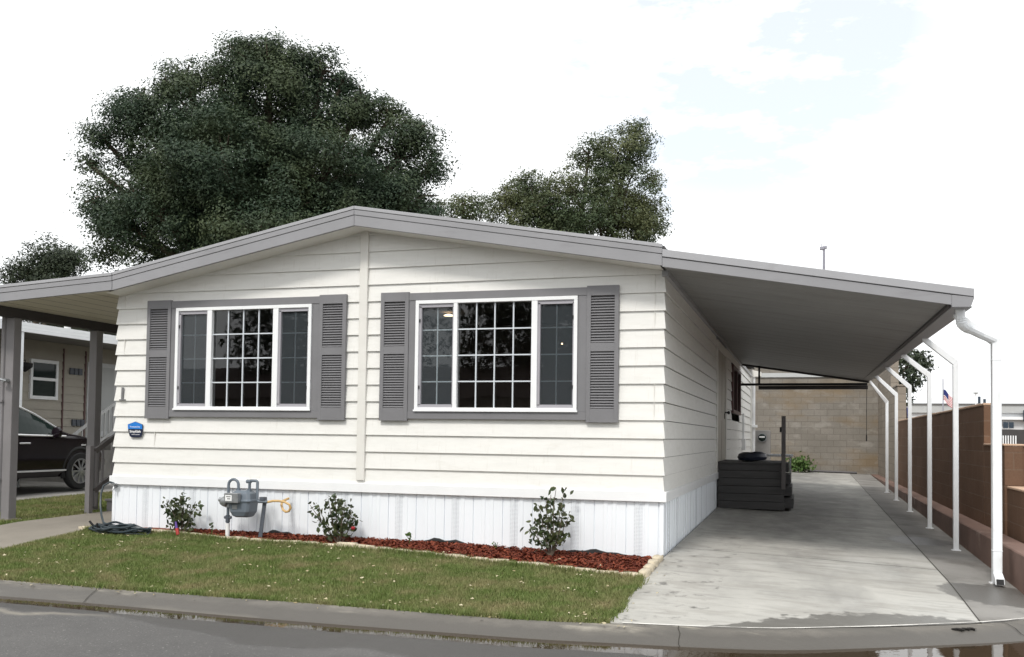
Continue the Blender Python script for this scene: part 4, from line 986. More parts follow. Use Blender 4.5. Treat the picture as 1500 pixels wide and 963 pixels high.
gm = thing('gas_meter', 'grey gas meter with pipes standing in the mulch by the white skirting', 'gas meter', (-5.07, -.3, -.66))
y = -.33
b = MB(); b.tube([(-5.285, y, -.70), (-5.285, y, -.50)], .026, 10); b.build('riser_sleeve', M['whitepipe'], gm, smooth=True)
b = MB(); b.tube([(-5.285, y, -.50), (-5.285, y, -.03)] + arc((-5.215, y, -.03), .07, 180, 0, 10)[1:] + [(-5.145, y, -.11)], .0175, 10); b.build('inlet_pipe', M['gas'], gm, smooth=True)
b = MB(); b.tube([(-5.285, y, -.49), (-5.285, y, -.40)], .028, 8); b.tube([(-5.33, y, -.43), (-5.24, y, -.43)], .018, 8); b.build('shutoff_valve', M['gasdark'], gm)
b = MB(); b.lathe((-5.32, y - .02, -.235), [(.03, .06), (.062, .04), (.066, 0), (.045, -.05), (.02, -.06)], 'y', 16); b.tube([(-5.285, y, -.235), (-5.20, y, -.235)], .03, 8); b.lathe((-5.285, y, -.235), [(.035, -.07), (.035, .07)], 'z', 12)
b.lathe((-5.38, y, -.215), [(.028, -.03), (.028, .03)], 'x', 10); b.build('regulator', M['steel'], gm, smooth=True)
# meter body: two cast halves with a belt flange and tapered lower bowl
bx = MB(); cx = -5.07
def ring(z, hw, y0, y1, ch=.03):
    return [(cx - hw + ch, y0, z), (cx + hw - ch, y0, z), (cx + hw, y0 + ch, z), (cx + hw, y1 - ch, z), (cx + hw - ch, y1, z), (cx - hw + ch, y1, z), (cx - hw, y1 - ch, z), (cx - hw, y0 + ch, z)]
lv = [(-.415, .085, -.40, -.24), (-.40, .105, -.425, -.225), (-.345, .135, -.445, -.21), (-.235, .147, -.445, -.205), (-.225, .158, -.455, -.195), (-.205, .158, -.455, -.195), (-.20, .147, -.44, -.205), (-.125, .130, -.42, -.22), (-.09, .09, -.38, -.25)]
vs = []; fs = []
for q in lv: vs += ring(*q)
for i in range(len(lv) - 1):
    for j in range(8): fs.append((i * 8 + j, i * 8 + (j + 1) % 8, (i + 1) * 8 + (j + 1) % 8, (i + 1) * 8 + j))
fs += [tuple(range(8)), tuple((len(lv) - 1) * 8 + j for j in range(8))]
bx.add(vs, fs); bx.build('meter_body', M['gas'], gm, bevel=.006)
b = MB(); b.box(-5.225, -5.035, -.515, -.44, -.235, -.118); ib = b.build('index_box', M['steel'], gm, bevel=.005)
b = MB(); b.box(-5.205, -5.115, -.5185, -.514, -.212, -.142); b.build('dial_face', M['print'], ib)
b = MB(); b.box(-5.19, -5.13, -.5205, -.5182, -.166, -.155); b.box(-5.175, -5.135, -.5205, -.5182, -.192, -.180); b.build('dial_digits', M['num'], ib)
b = MB(); b.box(-5.15, -5.08, -.452, -.446, -.315, -.265); b.build('name_plate', M['steel'], gm)
b = MB(); b.tube([(-4.99, y, -.11), (-4.99, y, .015), (-4.975, y, .03), (-4.895, y, .03), (-4.88, y, .015), (-4.88, y, -.20), (-4.865, y, -.222), (-4.73, y, -.222)], .0175, 10); b.tube([(-5.03, y, .02), (-4.97, y, .02)], .024, 8); b.build('outlet_pipe', M['gas'], gm, smooth=True)
for (x, z) in ((-5.145, -.10), (-4.99, -.10)):
    b = MB(); b.lathe((x, y, z), [(.028, -.025), (.028, .025)], 'z', 8); b.build('union_nut', M['gas'], gm)
b = MB(); b.bar((-4.85, y + .03, -.70), (-4.79, y + .03, -.20), .05, .012, (0, 1, 0)); b.bar((-4.87, y + .055, -.70), (-4.81, y + .055, -.20), .012, .05, (0, 1, 0)); b.box(-4.84, -4.77, y - .02, y + .04, -.205, -.165); b.build('support_post', M['gasdark'], gm)
b = MB(); P = [(-4.73, y, -.222), (-4.66, y, -.207), (-4.58, y, -.205), (-4.50, y, -.215), (-4.435, y, -.245), (-4.425, y + .01, -.285), (-4.455, y + .02, -.325), (-4.50, y + .03, -.335), (-4.545, y + .04, -.315), (-4.585, y + .07, -.265), (-4.61, y + .12, -.22), (-4.60, y + .31, -.18)]
PP = []
for i in range(len(P) - 1):
    for k in range(4): t = k / 4; PP.append(tuple(lerp(a, c, t) for a, c in zip(P[i], P[i + 1])))
b.tube(PP, .0145, 8); b.build('flexible_pipe', M['brass'], gm, smooth=True)

def leaf_quads(C, size, up=.4, n_el=1.0, ratio=.55):
    """oval six point leaves at centres C"""
    n = len(C); d = rng.normal(0, 1, (n, 3)); d[:, 2] -= up; d /= np.linalg.norm(d, axis=1)[:, None]
    w = np.cross(d, rng.normal(0, 1, (n, 3))); w /= np.linalg.norm(w, axis=1)[:, None]
    L = (size * rng.uniform(.6, 1.25, n))[:, None]; nrm = np.cross(d, w)
    V = np.empty((n, 6, 3))
    for k, (u, v, c) in enumerate(((-1, 0, 0), (-.35, -ratio, .10), (.35, -ratio * .85, .10), (1, 0, -.15), (.35, ratio * .85, .10), (-.35, ratio, .10))):
        V[:, k] = C + d * L * u * .5 + w * L * v * .5 + nrm * L * c * .5
    return V
def rose(x, y, h, wl, wr, seed, label, blooms=(), nst=8, lean=0.):
    z0 = float(G(x, y)) + .02; t = thing('rose_bush', label, 'bush', (x, y, z0), 'rose bushes in front of the skirting'); rr = random.Random(seed)
    b = MB(); C = []
    for k in range(nst):
        s = -wl + (wl + wr) * (k + .5) / nst; tx = x + s * rr.uniform(.8, 1.1); hh = h * (1 - .55 * (abs(s - lean) / max(wl, wr)) ** 1.5) * rr.uniform(.85, 1.05); ty = y + rr.uniform(-.12, .12)
        P = [(lerp(x, tx, q ** .8) + rr.uniform(-.012, .012), lerp(y, ty, q) + rr.uniform(-.012, .012), z0 - .03 + hh * q) for q in (0, .25, .5, .75, 1)]
        b.tube(P, [.008, .007, .006, .004, .003], 5)
        for i in range(40):
            q = rr.uniform(.22, 1.0); j = min(3, int(q * 4)); f = q * 4 - j; p = [lerp(P[j][c], P[j + 1][c], f) for c in range(3)]
            C.append((p[0] + rr.gauss(0, .045), p[1] + rr.gauss(0, .045), p[2] + rr.gauss(0, .028)))
        if k % 3 == 0:
            q0 = P[2]; b.tube([q0, (q0[0] + rr.uniform(-.1, .1), q0[1] - .05, q0[2] + .12)], .003, 4)
    b.build('stem', M['bark'], t); np_mesh('foliage', leaf_quads(np.array(C), .068), 6, M['rose'], t)
    for (dx, dz) in blooms:
        f = MB(); f.lathe((x + dx, y - .08, z0 + dz), [(.008, -.02), (.024, -.008), (.027, .008), (.015, .02), (.004, .018)], 'z', 9); f.build('bloom', M['petal'], t, smooth=True)
    return t
rose(-5.97, -.30, .53, .32, .25, 1, 'rose bush in front of the skirting between hose coil and gas meter', nst=8)
rose(-3.77, -.32, .60, .33, .22, 2, 'bushy rose bush with one red bloom at the middle of the front skirting', [(.22, .18)], 9, lean=-.1)
rose(-1.17, -.36, .74, .30, .26, 3, 'tallest rose bush with a lone high shoot near the right front corner', [], 9, lean=.02)
def sprout(x, y, h, label, n=14, mat='weed'):
    z0 = float(G(x, y)) + .03; t = thing('weed_sprout', label, 'weed', (x, y, z0)); b = MB(); C = []
    for k in range(3):
        tx = x + random.uniform(-.03, .03); b.tube([(x, y, z0 - .03), (tx, y, z0 + h * random.uniform(.6, 1))], .003, 4)
    for k in range(n): C.append((x + random.gauss(0, .02), y + random.gauss(0, .02), z0 + h * random.uniform(.4, 1)))
    b.build('stem', M['weed'], t); np_mesh('foliage', leaf_quads(np.array(C), .045), 6, M[mat], t)
sprout(-2.93, -.2, .12, 'small green seedling against the skirting right of the middle rose bush', 16)
sprout(-1.86, -.2, .07, 'tiny seedling against the skirting left of the tallest rose bush', 8)
sprout(-5.60, -.2, .12, 'wispy weed in the mulch just left of the gas meter', 8, 'rose')
b = MB(); b.tube([(-5.90, -.46, float(G(-5.9, -.46)) + .03), (-5.93, -.45, -.58)], [.022, .02], 10)
tt = thing('plant_tag', 'small red and purple plastic stake at the foot of the leftmost rose bush', 'plant tag', (-5.9, -.46, -.68))
b.build('red_base', M['toyred'], tt, smooth=True); b = MB(); b.tube([(-5.93, -.45, -.58), (-5.955, -.44, -.50)], [.018, .012], 10); b.build('purple_top', M['toypurple'], tt, smooth=True)

# ------------------------------------------------------------------ neighbour house and car
nh = thing('neighbour_house', 'beige single storey house with white edged awning left of the porch', 'house', (-18, 6, -.65))
NXW = -16.0
b = MB()
for k in range(0, 16):
    z0 = -.1 + k * .2; b.poly([(NXW + .02, -8, z0), (NXW + .02, 13, z0), (NXW, 13, z0 + .2), (NXW, -8, z0 + .2)]); b.poly([(NXW + .02, -8, z0), (NXW + .02, 13, z0), (NXW - .004, 13, z0 + .001), (NXW - .004, -8, z0 + .001)])
b.box(-22, NXW - .003, -8, 13, -.7, 3.0)
b.box(NXW, NXW + .03, -8, 13, -.7, -.11)
b.build('wall', M['nsiding'], nh)
AE = -14.2
b = MB(); b.hexa([(AE, -8, 2.66), (AE, 13, 2.66), (-22.3, 13, 3.0), (-22.3, -8, 3.0)][::-1], [(AE, -8, 2.84), (AE, 13, 2.84), (-22.3, 13, 3.12), (-22.3, -8, 3.12)][::-1]); b.build('awning_roof', M['nceil'], nh)
b = MB()
for k in range(3): b.box(AE + .004, AE + .03 + .008 * (2 - k), -8, 13, 2.665 + k * .070, 2.665 + k * .070 + .066)
b.build('awning_fascia', M['white'], nh)
b = MB(); b.box(AE - .05, AE + .02, 5.42, 5.49, -.7, 2.66); b.build('awning_post', M['post'], nh)
b = MB(); b.box(AE - .05, AE + .02, 11.2, 11.27, -.7, 2.66); b.build('awning_post', M['post'], nh)
b = MB(); b.lathe((-14.9, 7.5, 2.8), [(.075, 0), (.075, .27), (.12, .28), (.12, .33), (.02, .34)], 'z', 14); b.build('vent_pipe', M['white'], nh, smooth=True)
b = MB()
wy0, wy1, wz0, wz1 = 7.53, 8.40, 1.34, 2.29
for q in ((wy0, wy1, wz0, wz0 + .08), (wy0, wy1, wz1 - .08, wz1), (wy0, wy0 + .07, wz0 + .08, wz1 - .08), (wy1 - .07, wy1, wz0 + .08, wz1 - .08), (wy0 + .07, wy1 - .07, 1.79, 1.86)): b.box(NXW, NXW + .06, *q)
nw_ = b.build('window', M['white'], nh)
b = MB(); b.poly([(NXW + .03, wy0 + .06, wz0 + .06), (NXW + .03, wy1 - .06, wz0 + .06), (NXW + .03, wy1 - .06, wz1 - .06), (NXW + .03, wy0 + .06, wz1 - .06)]); b.build('pane', M['carglass'], nw_)
b = MB(); b.box(NXW, NXW + .04, 9.42, 10.5, .45, 2.36); nd = b.build('door', M['tablew'], nh, bevel=.004)
b = MB(); b.box(NXW + .04, NXW + .055, 9.55, 10.37, .6, 2.25); b.build('door_panel', M['bldg2'], nd)
b = MB(); b.box(NXW, NXW + .035, 9.33, 9.37, -.1, 2.62); b.box(NXW, NXW + .035, 8.58, 8.615, -.1, 2.62); b.build('trim', M['redframe'], nh)
for (ya, za) in ((8.80, 2.0), (8.92, .72)):
    b = MB(); [b.box(NXW + .015, NXW + .05, ya + .15 * k, ya + .15 * k + .12, za, za + .16) for k in range(3)]; b.build('louvre_vent', M['gasdark'], nh)
b = MB(); b.lathe((NXW + .45, 6.95, 1.93), [(.02, .0), (.16, .12), (.17, .2), (.05, .22)], 'z', 12); b.tube([(NXW + .02, 6.95, 2.15), (NXW + .45, 6.95, 2.2), (NXW + .45, 6.95, 2.1)], .012, 5); b.build('hanging_basket', M['black'], nh)
nr = thing('stair_rail', 'pale stair railing climbing to the neighbouring door behind the car', 'railing', (-14.2, 7.6, -.6))
b = MB(); b.bar((-14.3, 6.9, .37), (-14.3, 8.6, 1.36), .04, .06); b.bar((-14.3, 6.9, -.25), (-14.3, 8.6, .72), .04, .05); b.build('handrail', M['nrail'], nr)
for k in range(12):
    yb_ = 6.95 + k * .145; zz = -.25 + (yb_ - 6.9) * .575; b = MB(); b.box(-14.315, -14.285, yb_ - .015, yb_ + .015, zz, zz + .62); b.build('baluster', M['nrail'], nr)
b = MB(); b.box(-16, -14.35, 7.2, 10.8, -.6, -.2); b.box(-16, -14.35, 7.8, 10.8, -.2, .15); b.box(-16, -14.35, 8.4, 10.8, .15, .42); b.build('stair', M['ndrive'], nr)

car = thing('parked_car', 'dark plum crossover car with chrome trim parked beyond the left porch posts', 'car', (-13.25, 3.65, -.55))
cz = -.555; XS = -12.32; XC = -13.25; HWc = .93
# stations along y: (y, z_bottom, z_belt, z_top, hw_low, hw_belt, hw_top)
stn = [(1.15, .42, .80, .86, .70, .66, .60), (1.28, .32, .98, 1.10, .86, .82, .62), (1.9, .28, 1.02, 1.52, .93, .90, .60), (2.6, .26, 1.01, 1.62, .93, .92, .63), (3.3, .26, 1.00, 1.62, .93, .93, .64), (3.75, .26, .99, 1.56, .93, .93, .63), (4.15, .26, .985, 1.42, .93, .93, .64), (4.65, .26, .98, 1.16, .93, .92, .70), (4.95, .27, .975, 1.04, .93, .91, .78), (5.35, .28, .94, .99, .93, .89, .76), (5.75, .30, .86, .92, .90, .84, .70), (6.0, .36, .72, .78, .76, .70, .58), (6.06, .42, .6, .64, .6, .55, .5)]
stn = [(q[0], q[1], q[2] * 1.07, q[3] * 1.07, *q[4:]) for q in stn]
b = MB(); vs = []; fs = []
for (yy, zb_, zbe, ztp, h1, h2, h3) in stn:
    zm_ = (zb_ + zbe) / 2
    half = [(h1 * .93, zb_), (h1, zb_ + .1), (h1 + .005, zm_), (h2 + .004, zbe - .06), (h2 - .01, zbe), (h3 + (h2 - h3) * .35, zbe + (ztp - zbe) * .62), (h3, ztp - .05 * min(1, (ztp - zbe) * 4)), (h3 * .75, ztp)]
    sec_ = [(XC + x, yy, cz + z) for x, z in half] + [(XC - x, yy, cz + z) for x, z in half[::-1]]
    vs += sec_
m_ = 16
for i in range(len(stn) - 1):
    for j in range(m_): fs.append((i * m_ + j, i * m_ + (j + 1) % m_, (i + 1) * m_ + (j + 1) % m_, (i + 1) * m_ + j))
fs += [tuple(range(m_)), tuple((len(stn) - 1) * m_ + j for j in range(m_))]
b.add(vs, fs); body = b.build('body', M['carpaint'], car, smooth=True)
def side_pt(yy, f, out=.006):   # point on the glasshouse side at fraction f from belt to roof
    ys_ = [s[0] for s in stn]; g_ = lambda k: float(np.interp(yy, ys_, [s[k] for s in stn]))
    zbe, ztp, h2, h3 = g_(2), g_(3), g_(5), g_(6); xm = h3 + (h2 - h3) * .35
    if f < .62: x = lerp(h2 - .01, xm, f / .62)
    else: x = lerp(xm, h3, (f - .62) / .33)
    return (XC + x + out, yy, cz + zbe + (ztp - zbe) * f)
for (ya, yb, nm) in ((1.75, 2.5, 'side_window'), (2.56, 3.42, 'side_window'), (3.48, 4.62, 'side_window')):
    b = MB(); q = lin(ya, yb, 8)
    for a_, c_ in zip(q, q[1:]):
        fr = .06; ft = .86
        for (u0, u1) in ((fr, .4), (.4, .62), (.62, ft)): b.poly([side_pt(a_, u0), side_pt(c_, u0), side_pt(c_, u1), side_pt(a_, u1)])
    b.build(nm, M['carglass'], car, smooth=True)
b = MB(); q = lin(1.8, 4.66, 24); b.tube([side_pt(v, .90, .012) for v in q], .020, 5); b.build('window_trim', M['chrome'], car)
b = MB(); b.tube([side_pt(v, .01, .012) for v in lin(1.7, 4.72, 20)], .019, 5); b.build('belt_trim', M['chrome'], car)
b = MB(); b.tube([(XC + .58, v, cz + 1.72 + .05 * math.sin(math.pi * (v - 1.9) / 1.9)) for v in lin(1.9, 3.8, 12)], .016, 5); b.build('roof_rail', M['chrome'], car)
b = MB(); b.box(XC + .925, XC + .955, 2.75, 4.72, cz + .375, cz + .405); b.build('door_trim', M['chrome'], car)
b = MB(); b.box(XC + .93, XC + .965, 3.55, 3.80, cz + .90, cz + .93); b.build('door_handle', M['chrome'], car, bevel=.008)
b = MB(); b.lathe((XC + 1.0, 4.40, cz + 1.12), [(.03, -.06), (.10, -.04), (.11, .02), (.05, .07)], 'y', 12); b.build('wing_mirror', M['carpaint'], car, smooth=True)
b = MB(); b.poly([side_pt(5.35, -.35, .0), side_pt(5.62, -.5, .004), side_pt(5.62, -.1, .004), side_pt(5.3, .0, .0)]); b.box(XC + .885, XC + .925, 5.15, 5.27, cz + .86, cz + .89); b.build('headlight', M['chrome'], car)
b = MB(); b.box(XC - .7, XC + .7, 1.13, 1.16, cz + .7, cz + .8); b.build('tail_light', M['toyred'], car)
for (yy, sx) in ((5.1, 1), (2.22, 1), (5.1, -1), (2.22, -1)):
    x0 = XC + sx * .815; s = sx
    b = MB(); b.lathe((x0, yy, cz + .36), [(.24, .0), (.345, 0), (.365, .03 * s), (.365, .12 * s), (.345, .15 * s), (.255, .155 * s), (.25, .09 * s)], 'x', 28); wh = b.build('wheel', M['rubber'], car, smooth=True)
    b = MB(); b.lathe((x0, yy, cz + .36), [(.25, .10 * s), (.25, .15 * s), (.235, .155 * s), (.225, .12 * s), (.05, .10 * s)], 'x', 28)
    for k in range(10):
        a_ = 2 * math.pi * k / 10; b.bar((x0 + .145 * s, yy + .05 * math.cos(a_), cz + .36 + .05 * math.sin(a_)), (x0 + .14 * s, yy + .235 * math.cos(a_), cz + .36 + .235 * math.sin(a_)), .03, .02, (1, 0, 0))
    b.lathe((x0, yy, cz + .36), [(.055, .13 * s), (.05, .16 * s), (.01, .165 * s)], 'x', 12); b.build('rim', M['alloy'], wh)
    b = MB(); b.lathe((x0, yy, cz + .36), [(.40, .128 * s), (.40, .131 * s)], 'x', 28) if False else None
    ar_ = [(XC + sx * .90, yy + .43 * math.cos(R(a_)), cz + .38 + .43 * math.sin(R(a_))) for a_ in range(-20, 201, 10)]
    b.tube(ar_, .045, 6); b.build('wheel_arch', M['black'], car)

# ------------------------------------------------------------------ distance
bd = thing('warehouse', 'white flat roofed commercial building far beyond the brown wall', 'building', (18, 64, -1))
b = MB(); b.box(7.5, 34, 60, 80, -1, 2.55); b.build('wall', M['bldg'], bd)
b = MB(); b.box(7.3, 34.2, 59.8, 80.2, 2.56, 3.12); b.build('parapet', M['bldg2'], bd)
b = MB(); b.box(7.2, 34.3, 59.7, 80.3, 3.125, 3.2); b.build('roof_edge', M['num'], bd)
b = MB(); b.box(13.0, 34, 59.6, 59.98, 2.12, 2.3); b.build('band', M['white'], bd)
for (x0, x1, z0, z1) in ((13.75, 14.05, 1.55, 1.95), (14.15, 14.45, 1.55, 1.95), (14.5, 14.78, 1.55, 1.95), (15.35, 16.6, 2.0, 2.75)):
    b = MB(); b.box(x0, x1, 59.5, 59.62, z0, z1); b.build('window', M['dwin'], bd)
for x in (12.87, 13.2):
    b = MB(); b.box(x, x + .16, 61, 61.2, 3.2, 3.72 if x < 13 else 3.55); b.build('roof_vent', M['dwin'], bd)
fn = thing('picket_fence', 'dark far fence with white pickets showing over the lowest wall step', 'fence', (14.5, 50, -1))
b = MB(); b.box(10.5, 22, 50.05, 50.12, -.9, 1.35); b.build('backing', M['darkbeam'], fn)
for k in range(9): b = MB(); b.box(12.0 + k * .13, 12.06 + k * .13, 49.96, 50.03, .2, 1.0); b.build('picket', M['white'], fn)
fp = thing('flagpole', 'distant pole flying a red, white and blue striped flag over the brown wall', 'flagpole', (9.4, 48, -1))
b = MB(); b.tube([(9.0, 48, -1), (9.0, 48, 4.15)], [.05, .03], 8); b.build('pole', M['polegrey'], fp)
def flagpt(u, v): return (9.03 + .62 * u, 48 + .07 * math.sin(u * 7), 3.55 - .62 * v - .75 * u ** 1.3 + .05 * math.sin(u * 9 + v))
b = MB()
for r in range(13):
    b.cur = r % 2
    for c in range(10):
        if r < 7 and c < 4: b.cur = 2
        else: b.cur = r % 2
        b.poly([flagpt(c / 10, r / 13), flagpt((c + 1) / 10, r / 13), flagpt((c + 1) / 10, (r + 1) / 13), flagpt(c / 10, (r + 1) / 13)])
b.build('flag', [M['flagred'], M['flagwhite'], M['flagblue']], fp)
lp = thing('street_lamp', 'thin pale far street lamp rising over the brown wall right of the flag', 'street lamp', (12.4, 58, -1))
b = MB(); b.tube([(12.1, 57, -1), (12.1, 57, 3.7)], .035, 6); b.build('pole', M['white'], lp)
b = MB(); b.lathe((12.1, 57, 3.7), [(.05, 0), (.17, .05), (.15, .12), (.02, .16)], 'z', 10); b.build('lamp_head', M['bldg2'], lp)
bp_ = thing('banner', 'small dark blue upright panel far beyond the brown wall', 'banner', (6.4, 40, -1))
b = MB(); b.tube([(6.35, 40, -1), (6.35, 40, 2.4)], .02, 6); b.build('pole', M['polegrey'], bp_); b = MB(); b.box(6.25, 6.46, 39.96, 39.99, 1.5, 2.25); b.build('panel', M['flagblue'], bp_)
CAMP = Vector((1.4855, -10.526, .6227))
def at(px, py, D):    # a point seen at a photo position, D metres along the view axis: used once to find real places for far things
    f = 1392.53; yaw, p, r = .2983, .0354, -.0133
    fw = Vector((-math.sin(yaw), math.cos(yaw), 0)); rt = Vector((math.cos(yaw), math.sin(yaw), 0)); up = Vector((0, 0, 1))
    f2 = fw * math.cos(p) + up * math.sin(p); u2 = up * math.cos(p) - fw * math.sin(p)
    r2 = rt * math.cos(r) - u2 * math.sin(r); u3 = u2 * math.cos(r) + rt * math.sin(r)
    return CAMP + D * (f2 + r2 * (px - 750) / f - u3 * (py - 588.995) / f), (r2, u3, f2)
t_, _ = at(1207, 364, 40)
mp_ = thing('mast', 'slim grey mast with a small head standing behind the carport roof', 'mast', (t_.x, t_.y, -.6))
b = MB(); b.tube([(t_.x, t_.y, -.6), (t_.x, t_.y, t_.z)], .055, 8); b.build('pole', M['polegrey'], mp_)
b = MB(); b.box(t_.x - .17, t_.x + .02, t_.y - .08, t_.y + .08, t_.z - .06, t_.z + .06); b.box(t_.x - .05, t_.x + .12, t_.y - .06, t_.y + .06, t_.z - .02, t_.z + .09); b.bar((t_.x - .09, t_.y, t_.z + .05), (t_.x - .09, t_.y, t_.z + .2), .03); b.build('head', M['polegrey'], mp_, bevel=.01)

# ------------------------------------------------------------------ trees
def tree(label, blobs, base, nleaf, size, mat, seed, D=None, name='oak_tree', trunk_r=.35, clump=.38, fill=.45, group=None, limbs=True):
    """blobs: list of (centre Vector, (rx,ry,rz), weight)"""
    rg = np.random.default_rng(seed); rr = random.Random(seed)
    t = thing(name, label, 'tree', base, group)
    tot = sum(w for _, _, w in blobs); VC = []; VN = []
    for c, rad, w in blobs:
        n = int(nleaf * w / tot); rad = np.array(rad) * .92; c = np.array(c)
        rc0 = clump; area = 4 * np.pi * ((rad[0] * rad[1]) ** 1.6 / 3 + (rad[0] * rad[2]) ** 1.6 / 3 + (rad[1] * rad[2]) ** 1.6 / 3) ** (1 / 1.6)
        ns = max(10, int(area / rc0 ** 2 * .85)); d = rg.normal(0, 1, (ns, 3)); d /= np.linalg.norm(d, axis=1)[:, None]
        fr = np.where(rg.uniform(0, 1, ns) < fill, rg.uniform(.45, .85, ns), rg.uniform(.82, 1.06, ns))
        wisp = rg.uniform(0, 1, ns) < .22; fr = np.where(wisp, rg.uniform(1.0, 1.22, ns), fr)
        sc = c + d * rad * fr[:, None]; rc = rc0 * rg.uniform(.6, 1.35, ns) * np.where(wisp, .5, 1)
        k = rg.choice(ns, n, p=rc ** 2 / (rc ** 2).sum()); q = rg.normal(0, 1, (n, 3)); q[:, 2] += .35; q /= np.linalg.norm(q, axis=1)[:, None]
        rho = rg.uniform(0, 1, n) ** .45 * np.where(rg.uniform(0, 1, n) < .05, 1.35, 1.)
        P = sc[k] + q * (rc[k] * rho)[:, None] * np.array([1.1, 1.1, .72])
        VC.append(P); VN.append(q * .8 + d[k] * .35 + np.array([0, 0, .45]) + rg.normal(0, .42, (n, 3)))
    C = np.concatenate(VC); Nn = np.concatenate(VN); ok = C[:, 2] > base[2] + 1.6; C = C[ok]; Nn = Nn[ok]
    Nn /= np.linalg.norm(Nn, axis=1)[:, None]
    n = len(C); dd = np.cross(Nn, rg.normal(0, 1, (n, 3))); dd /= np.linalg.norm(dd, axis=1)[:, None]; w = np.cross(Nn, dd)
    L = (size * rg.uniform(.6, 1.35, n))[:, None]; Q = np.empty((n, 4, 3))
    for k, (u, v) in enumerate(((-1, 0), (0, -.42), (1, 0), (0, .42))): Q[:, k] = C + dd * L * u * .5 + w * L * v * .5
    np_mesh('crown', Q, 4, M[mat], t)
    b = MB(); bz = Vector(base); top = max(blobs, key=lambda q: q[2])[0]; mid = bz.lerp(Vector(top), .45); mid.x = bz.x + (mid.x - bz.x) * .5
    b.tube([bz - Vector((0, 0, .2)), bz + Vector((0, 0, .5)), mid, Vector(top)], [trunk_r * 1.35, trunk_r, trunk_r * .75, trunk_r * .3], 9)
    for c, rad, w in blobs:
        c = Vector(c); m2 = mid.lerp(c, .5) + Vector((rr.uniform(-.4, .4), rr.uniform(-.4, .4), rr.uniform(.1, .6)))
        b.tube([mid, m2, c, c + Vector((rr.uniform(-.5, .5), rr.uniform(-.5, .5), rad[2] * .6))], [trunk_r * .5, trunk_r * .32, trunk_r * .16, trunk_r * .06], 6)
        for q in range(4):
            e_ = c + Vector((rr.uniform(-1, 1) * rad[0] * .8, rr.uniform(-1, 1) * rad[1] * .8, rr.uniform(-.3, .9) * rad[2] * .8)); b.tube([c, c.lerp(e_, .5) + Vector((0, 0, .15)), e_], [trunk_r * .12, trunk_r * .08, trunk_r * .03], 5)
    b.build('trunk', M['bark'], t, smooth=True)
    return t
def px_blobs(lst, D):
    out = []
    for (px, py, rpx, rpy, dd) in lst:
        c, _ = at(px, py, D + dd); s = (D + dd) / 1392.53; out.append((c, (rpx * s, (rpx + rpy) / 2 * s, rpy * s), (rpx * rpy) ** .95))
    return out
big = px_blobs([(395, 125, 78, 62, 0), (300, 172, 76, 58, .5), (215, 195, 70, 55, 0), (198, 285, 50, 58, 0), (330, 250, 120, 80, -1.2), (470, 178, 74, 62, .8), (470, 270, 110, 80, -.8), (585, 235, 55, 62, .5), (600, 300, 48, 55, 0), (235, 320, 95, 70, -.5), (390, 340, 130, 70, -1.5), (168, 345, 32, 52, 1), (398, 90, 36, 26, .2), (350, 100, 40, 35, .3), (540, 330, 80, 70, 0), (275, 420, 95, 70, 1), (350, 240, 110, 100, 1.5), (300, 270, 90, 90, 1.2), (500, 300, 90, 80, 1.0), (152, 205, 26, 20, .3), (270, 118, 36, 28, .4), (470, 112, 32, 30, .3), (530, 150, 34, 34, .4), (612, 200, 24, 30, .6), (205, 150, 30, 24, .4), (140, 300, 20, 26, .3), (396, 82, 16, 22, .2), (440, 96, 20, 22, .2), (320, 112, 18, 20, .2), (500, 124, 16, 22, .3), (572, 172, 18, 22, .4), (243, 132, 18, 18, .3), (135, 245, 18, 16, .2), (628, 250, 18, 24, .3), (350, 75, 14, 16, .3)], 33)
tree('huge dark live oak rising behind the left half of the house roof', big, (-16.4, 19.6, -.6), 400000, .115, 'oak', 11, trunk_r=.5, clump=.62)
rt_ = px_blobs([(905, 225, 48, 36, 0), (915, 285, 58, 52, 0), (850, 300, 75, 48, -.5), (790, 300, 55, 38, .2), (740, 305, 34, 26, .4), (880, 340, 90, 45, -.6), (945, 320, 34, 45, .3), (862, 228, 24, 22, .3), (930, 200, 24, 22, .2), (800, 350, 90, 50, 0), (770, 268, 26, 20, .6)], 36)
tree('smaller olive green oak with taller right side behind the right half of the roof', rt_, (-6.3, 26.5, -.6), 90000, .105, 'oak2', 23, trunk_r=.3, clump=.42, fill=.4)
md = px_blobs([(680, 300, 30, 20, 0), (705, 310, 26, 18, 0), (660, 320, 40, 26, 0), (690, 345, 45, 34, 0)], 44)
tree('thin low tree showing in the gap between the two oaks above the roof', md, (-13.5, 31.5, -.6), 7000, .14, 'oak2', 31, trunk_r=.2, clump=.45)
lf = px_blobs([(75, 380, 48, 30, 0), (40, 402, 34, 22, 0), (100, 385, 24, 26, 0), (75, 430, 60, 36, 0), (150, 450, 50, 36, 0), (75, 470, 52, 26, 0), (150, 480, 60, 34, 0)], 46)
tree('distant dark tree low at the far left behind the porch roof', lf, (-33.5, 24.5, -.6), 46000, .14, 'farleaf', 37, trunk_r=.25, clump=.55)
rw = [(Vector((4.75, 24.8, 3.0)), (.75, .8, .75), 1), (Vector((5.25, 25.2, 3.35)), (.5, .6, .45), .6), (Vector((4.6, 24.6, 2.2)), (.5, .6, .6), .5)]
tree('leafy young tree leaning over the tall side wall behind the posts', rw, (4.9, 25.2, -.6), 2600, .16, 'farleaf', 41, trunk_r=.1, clump=.2)
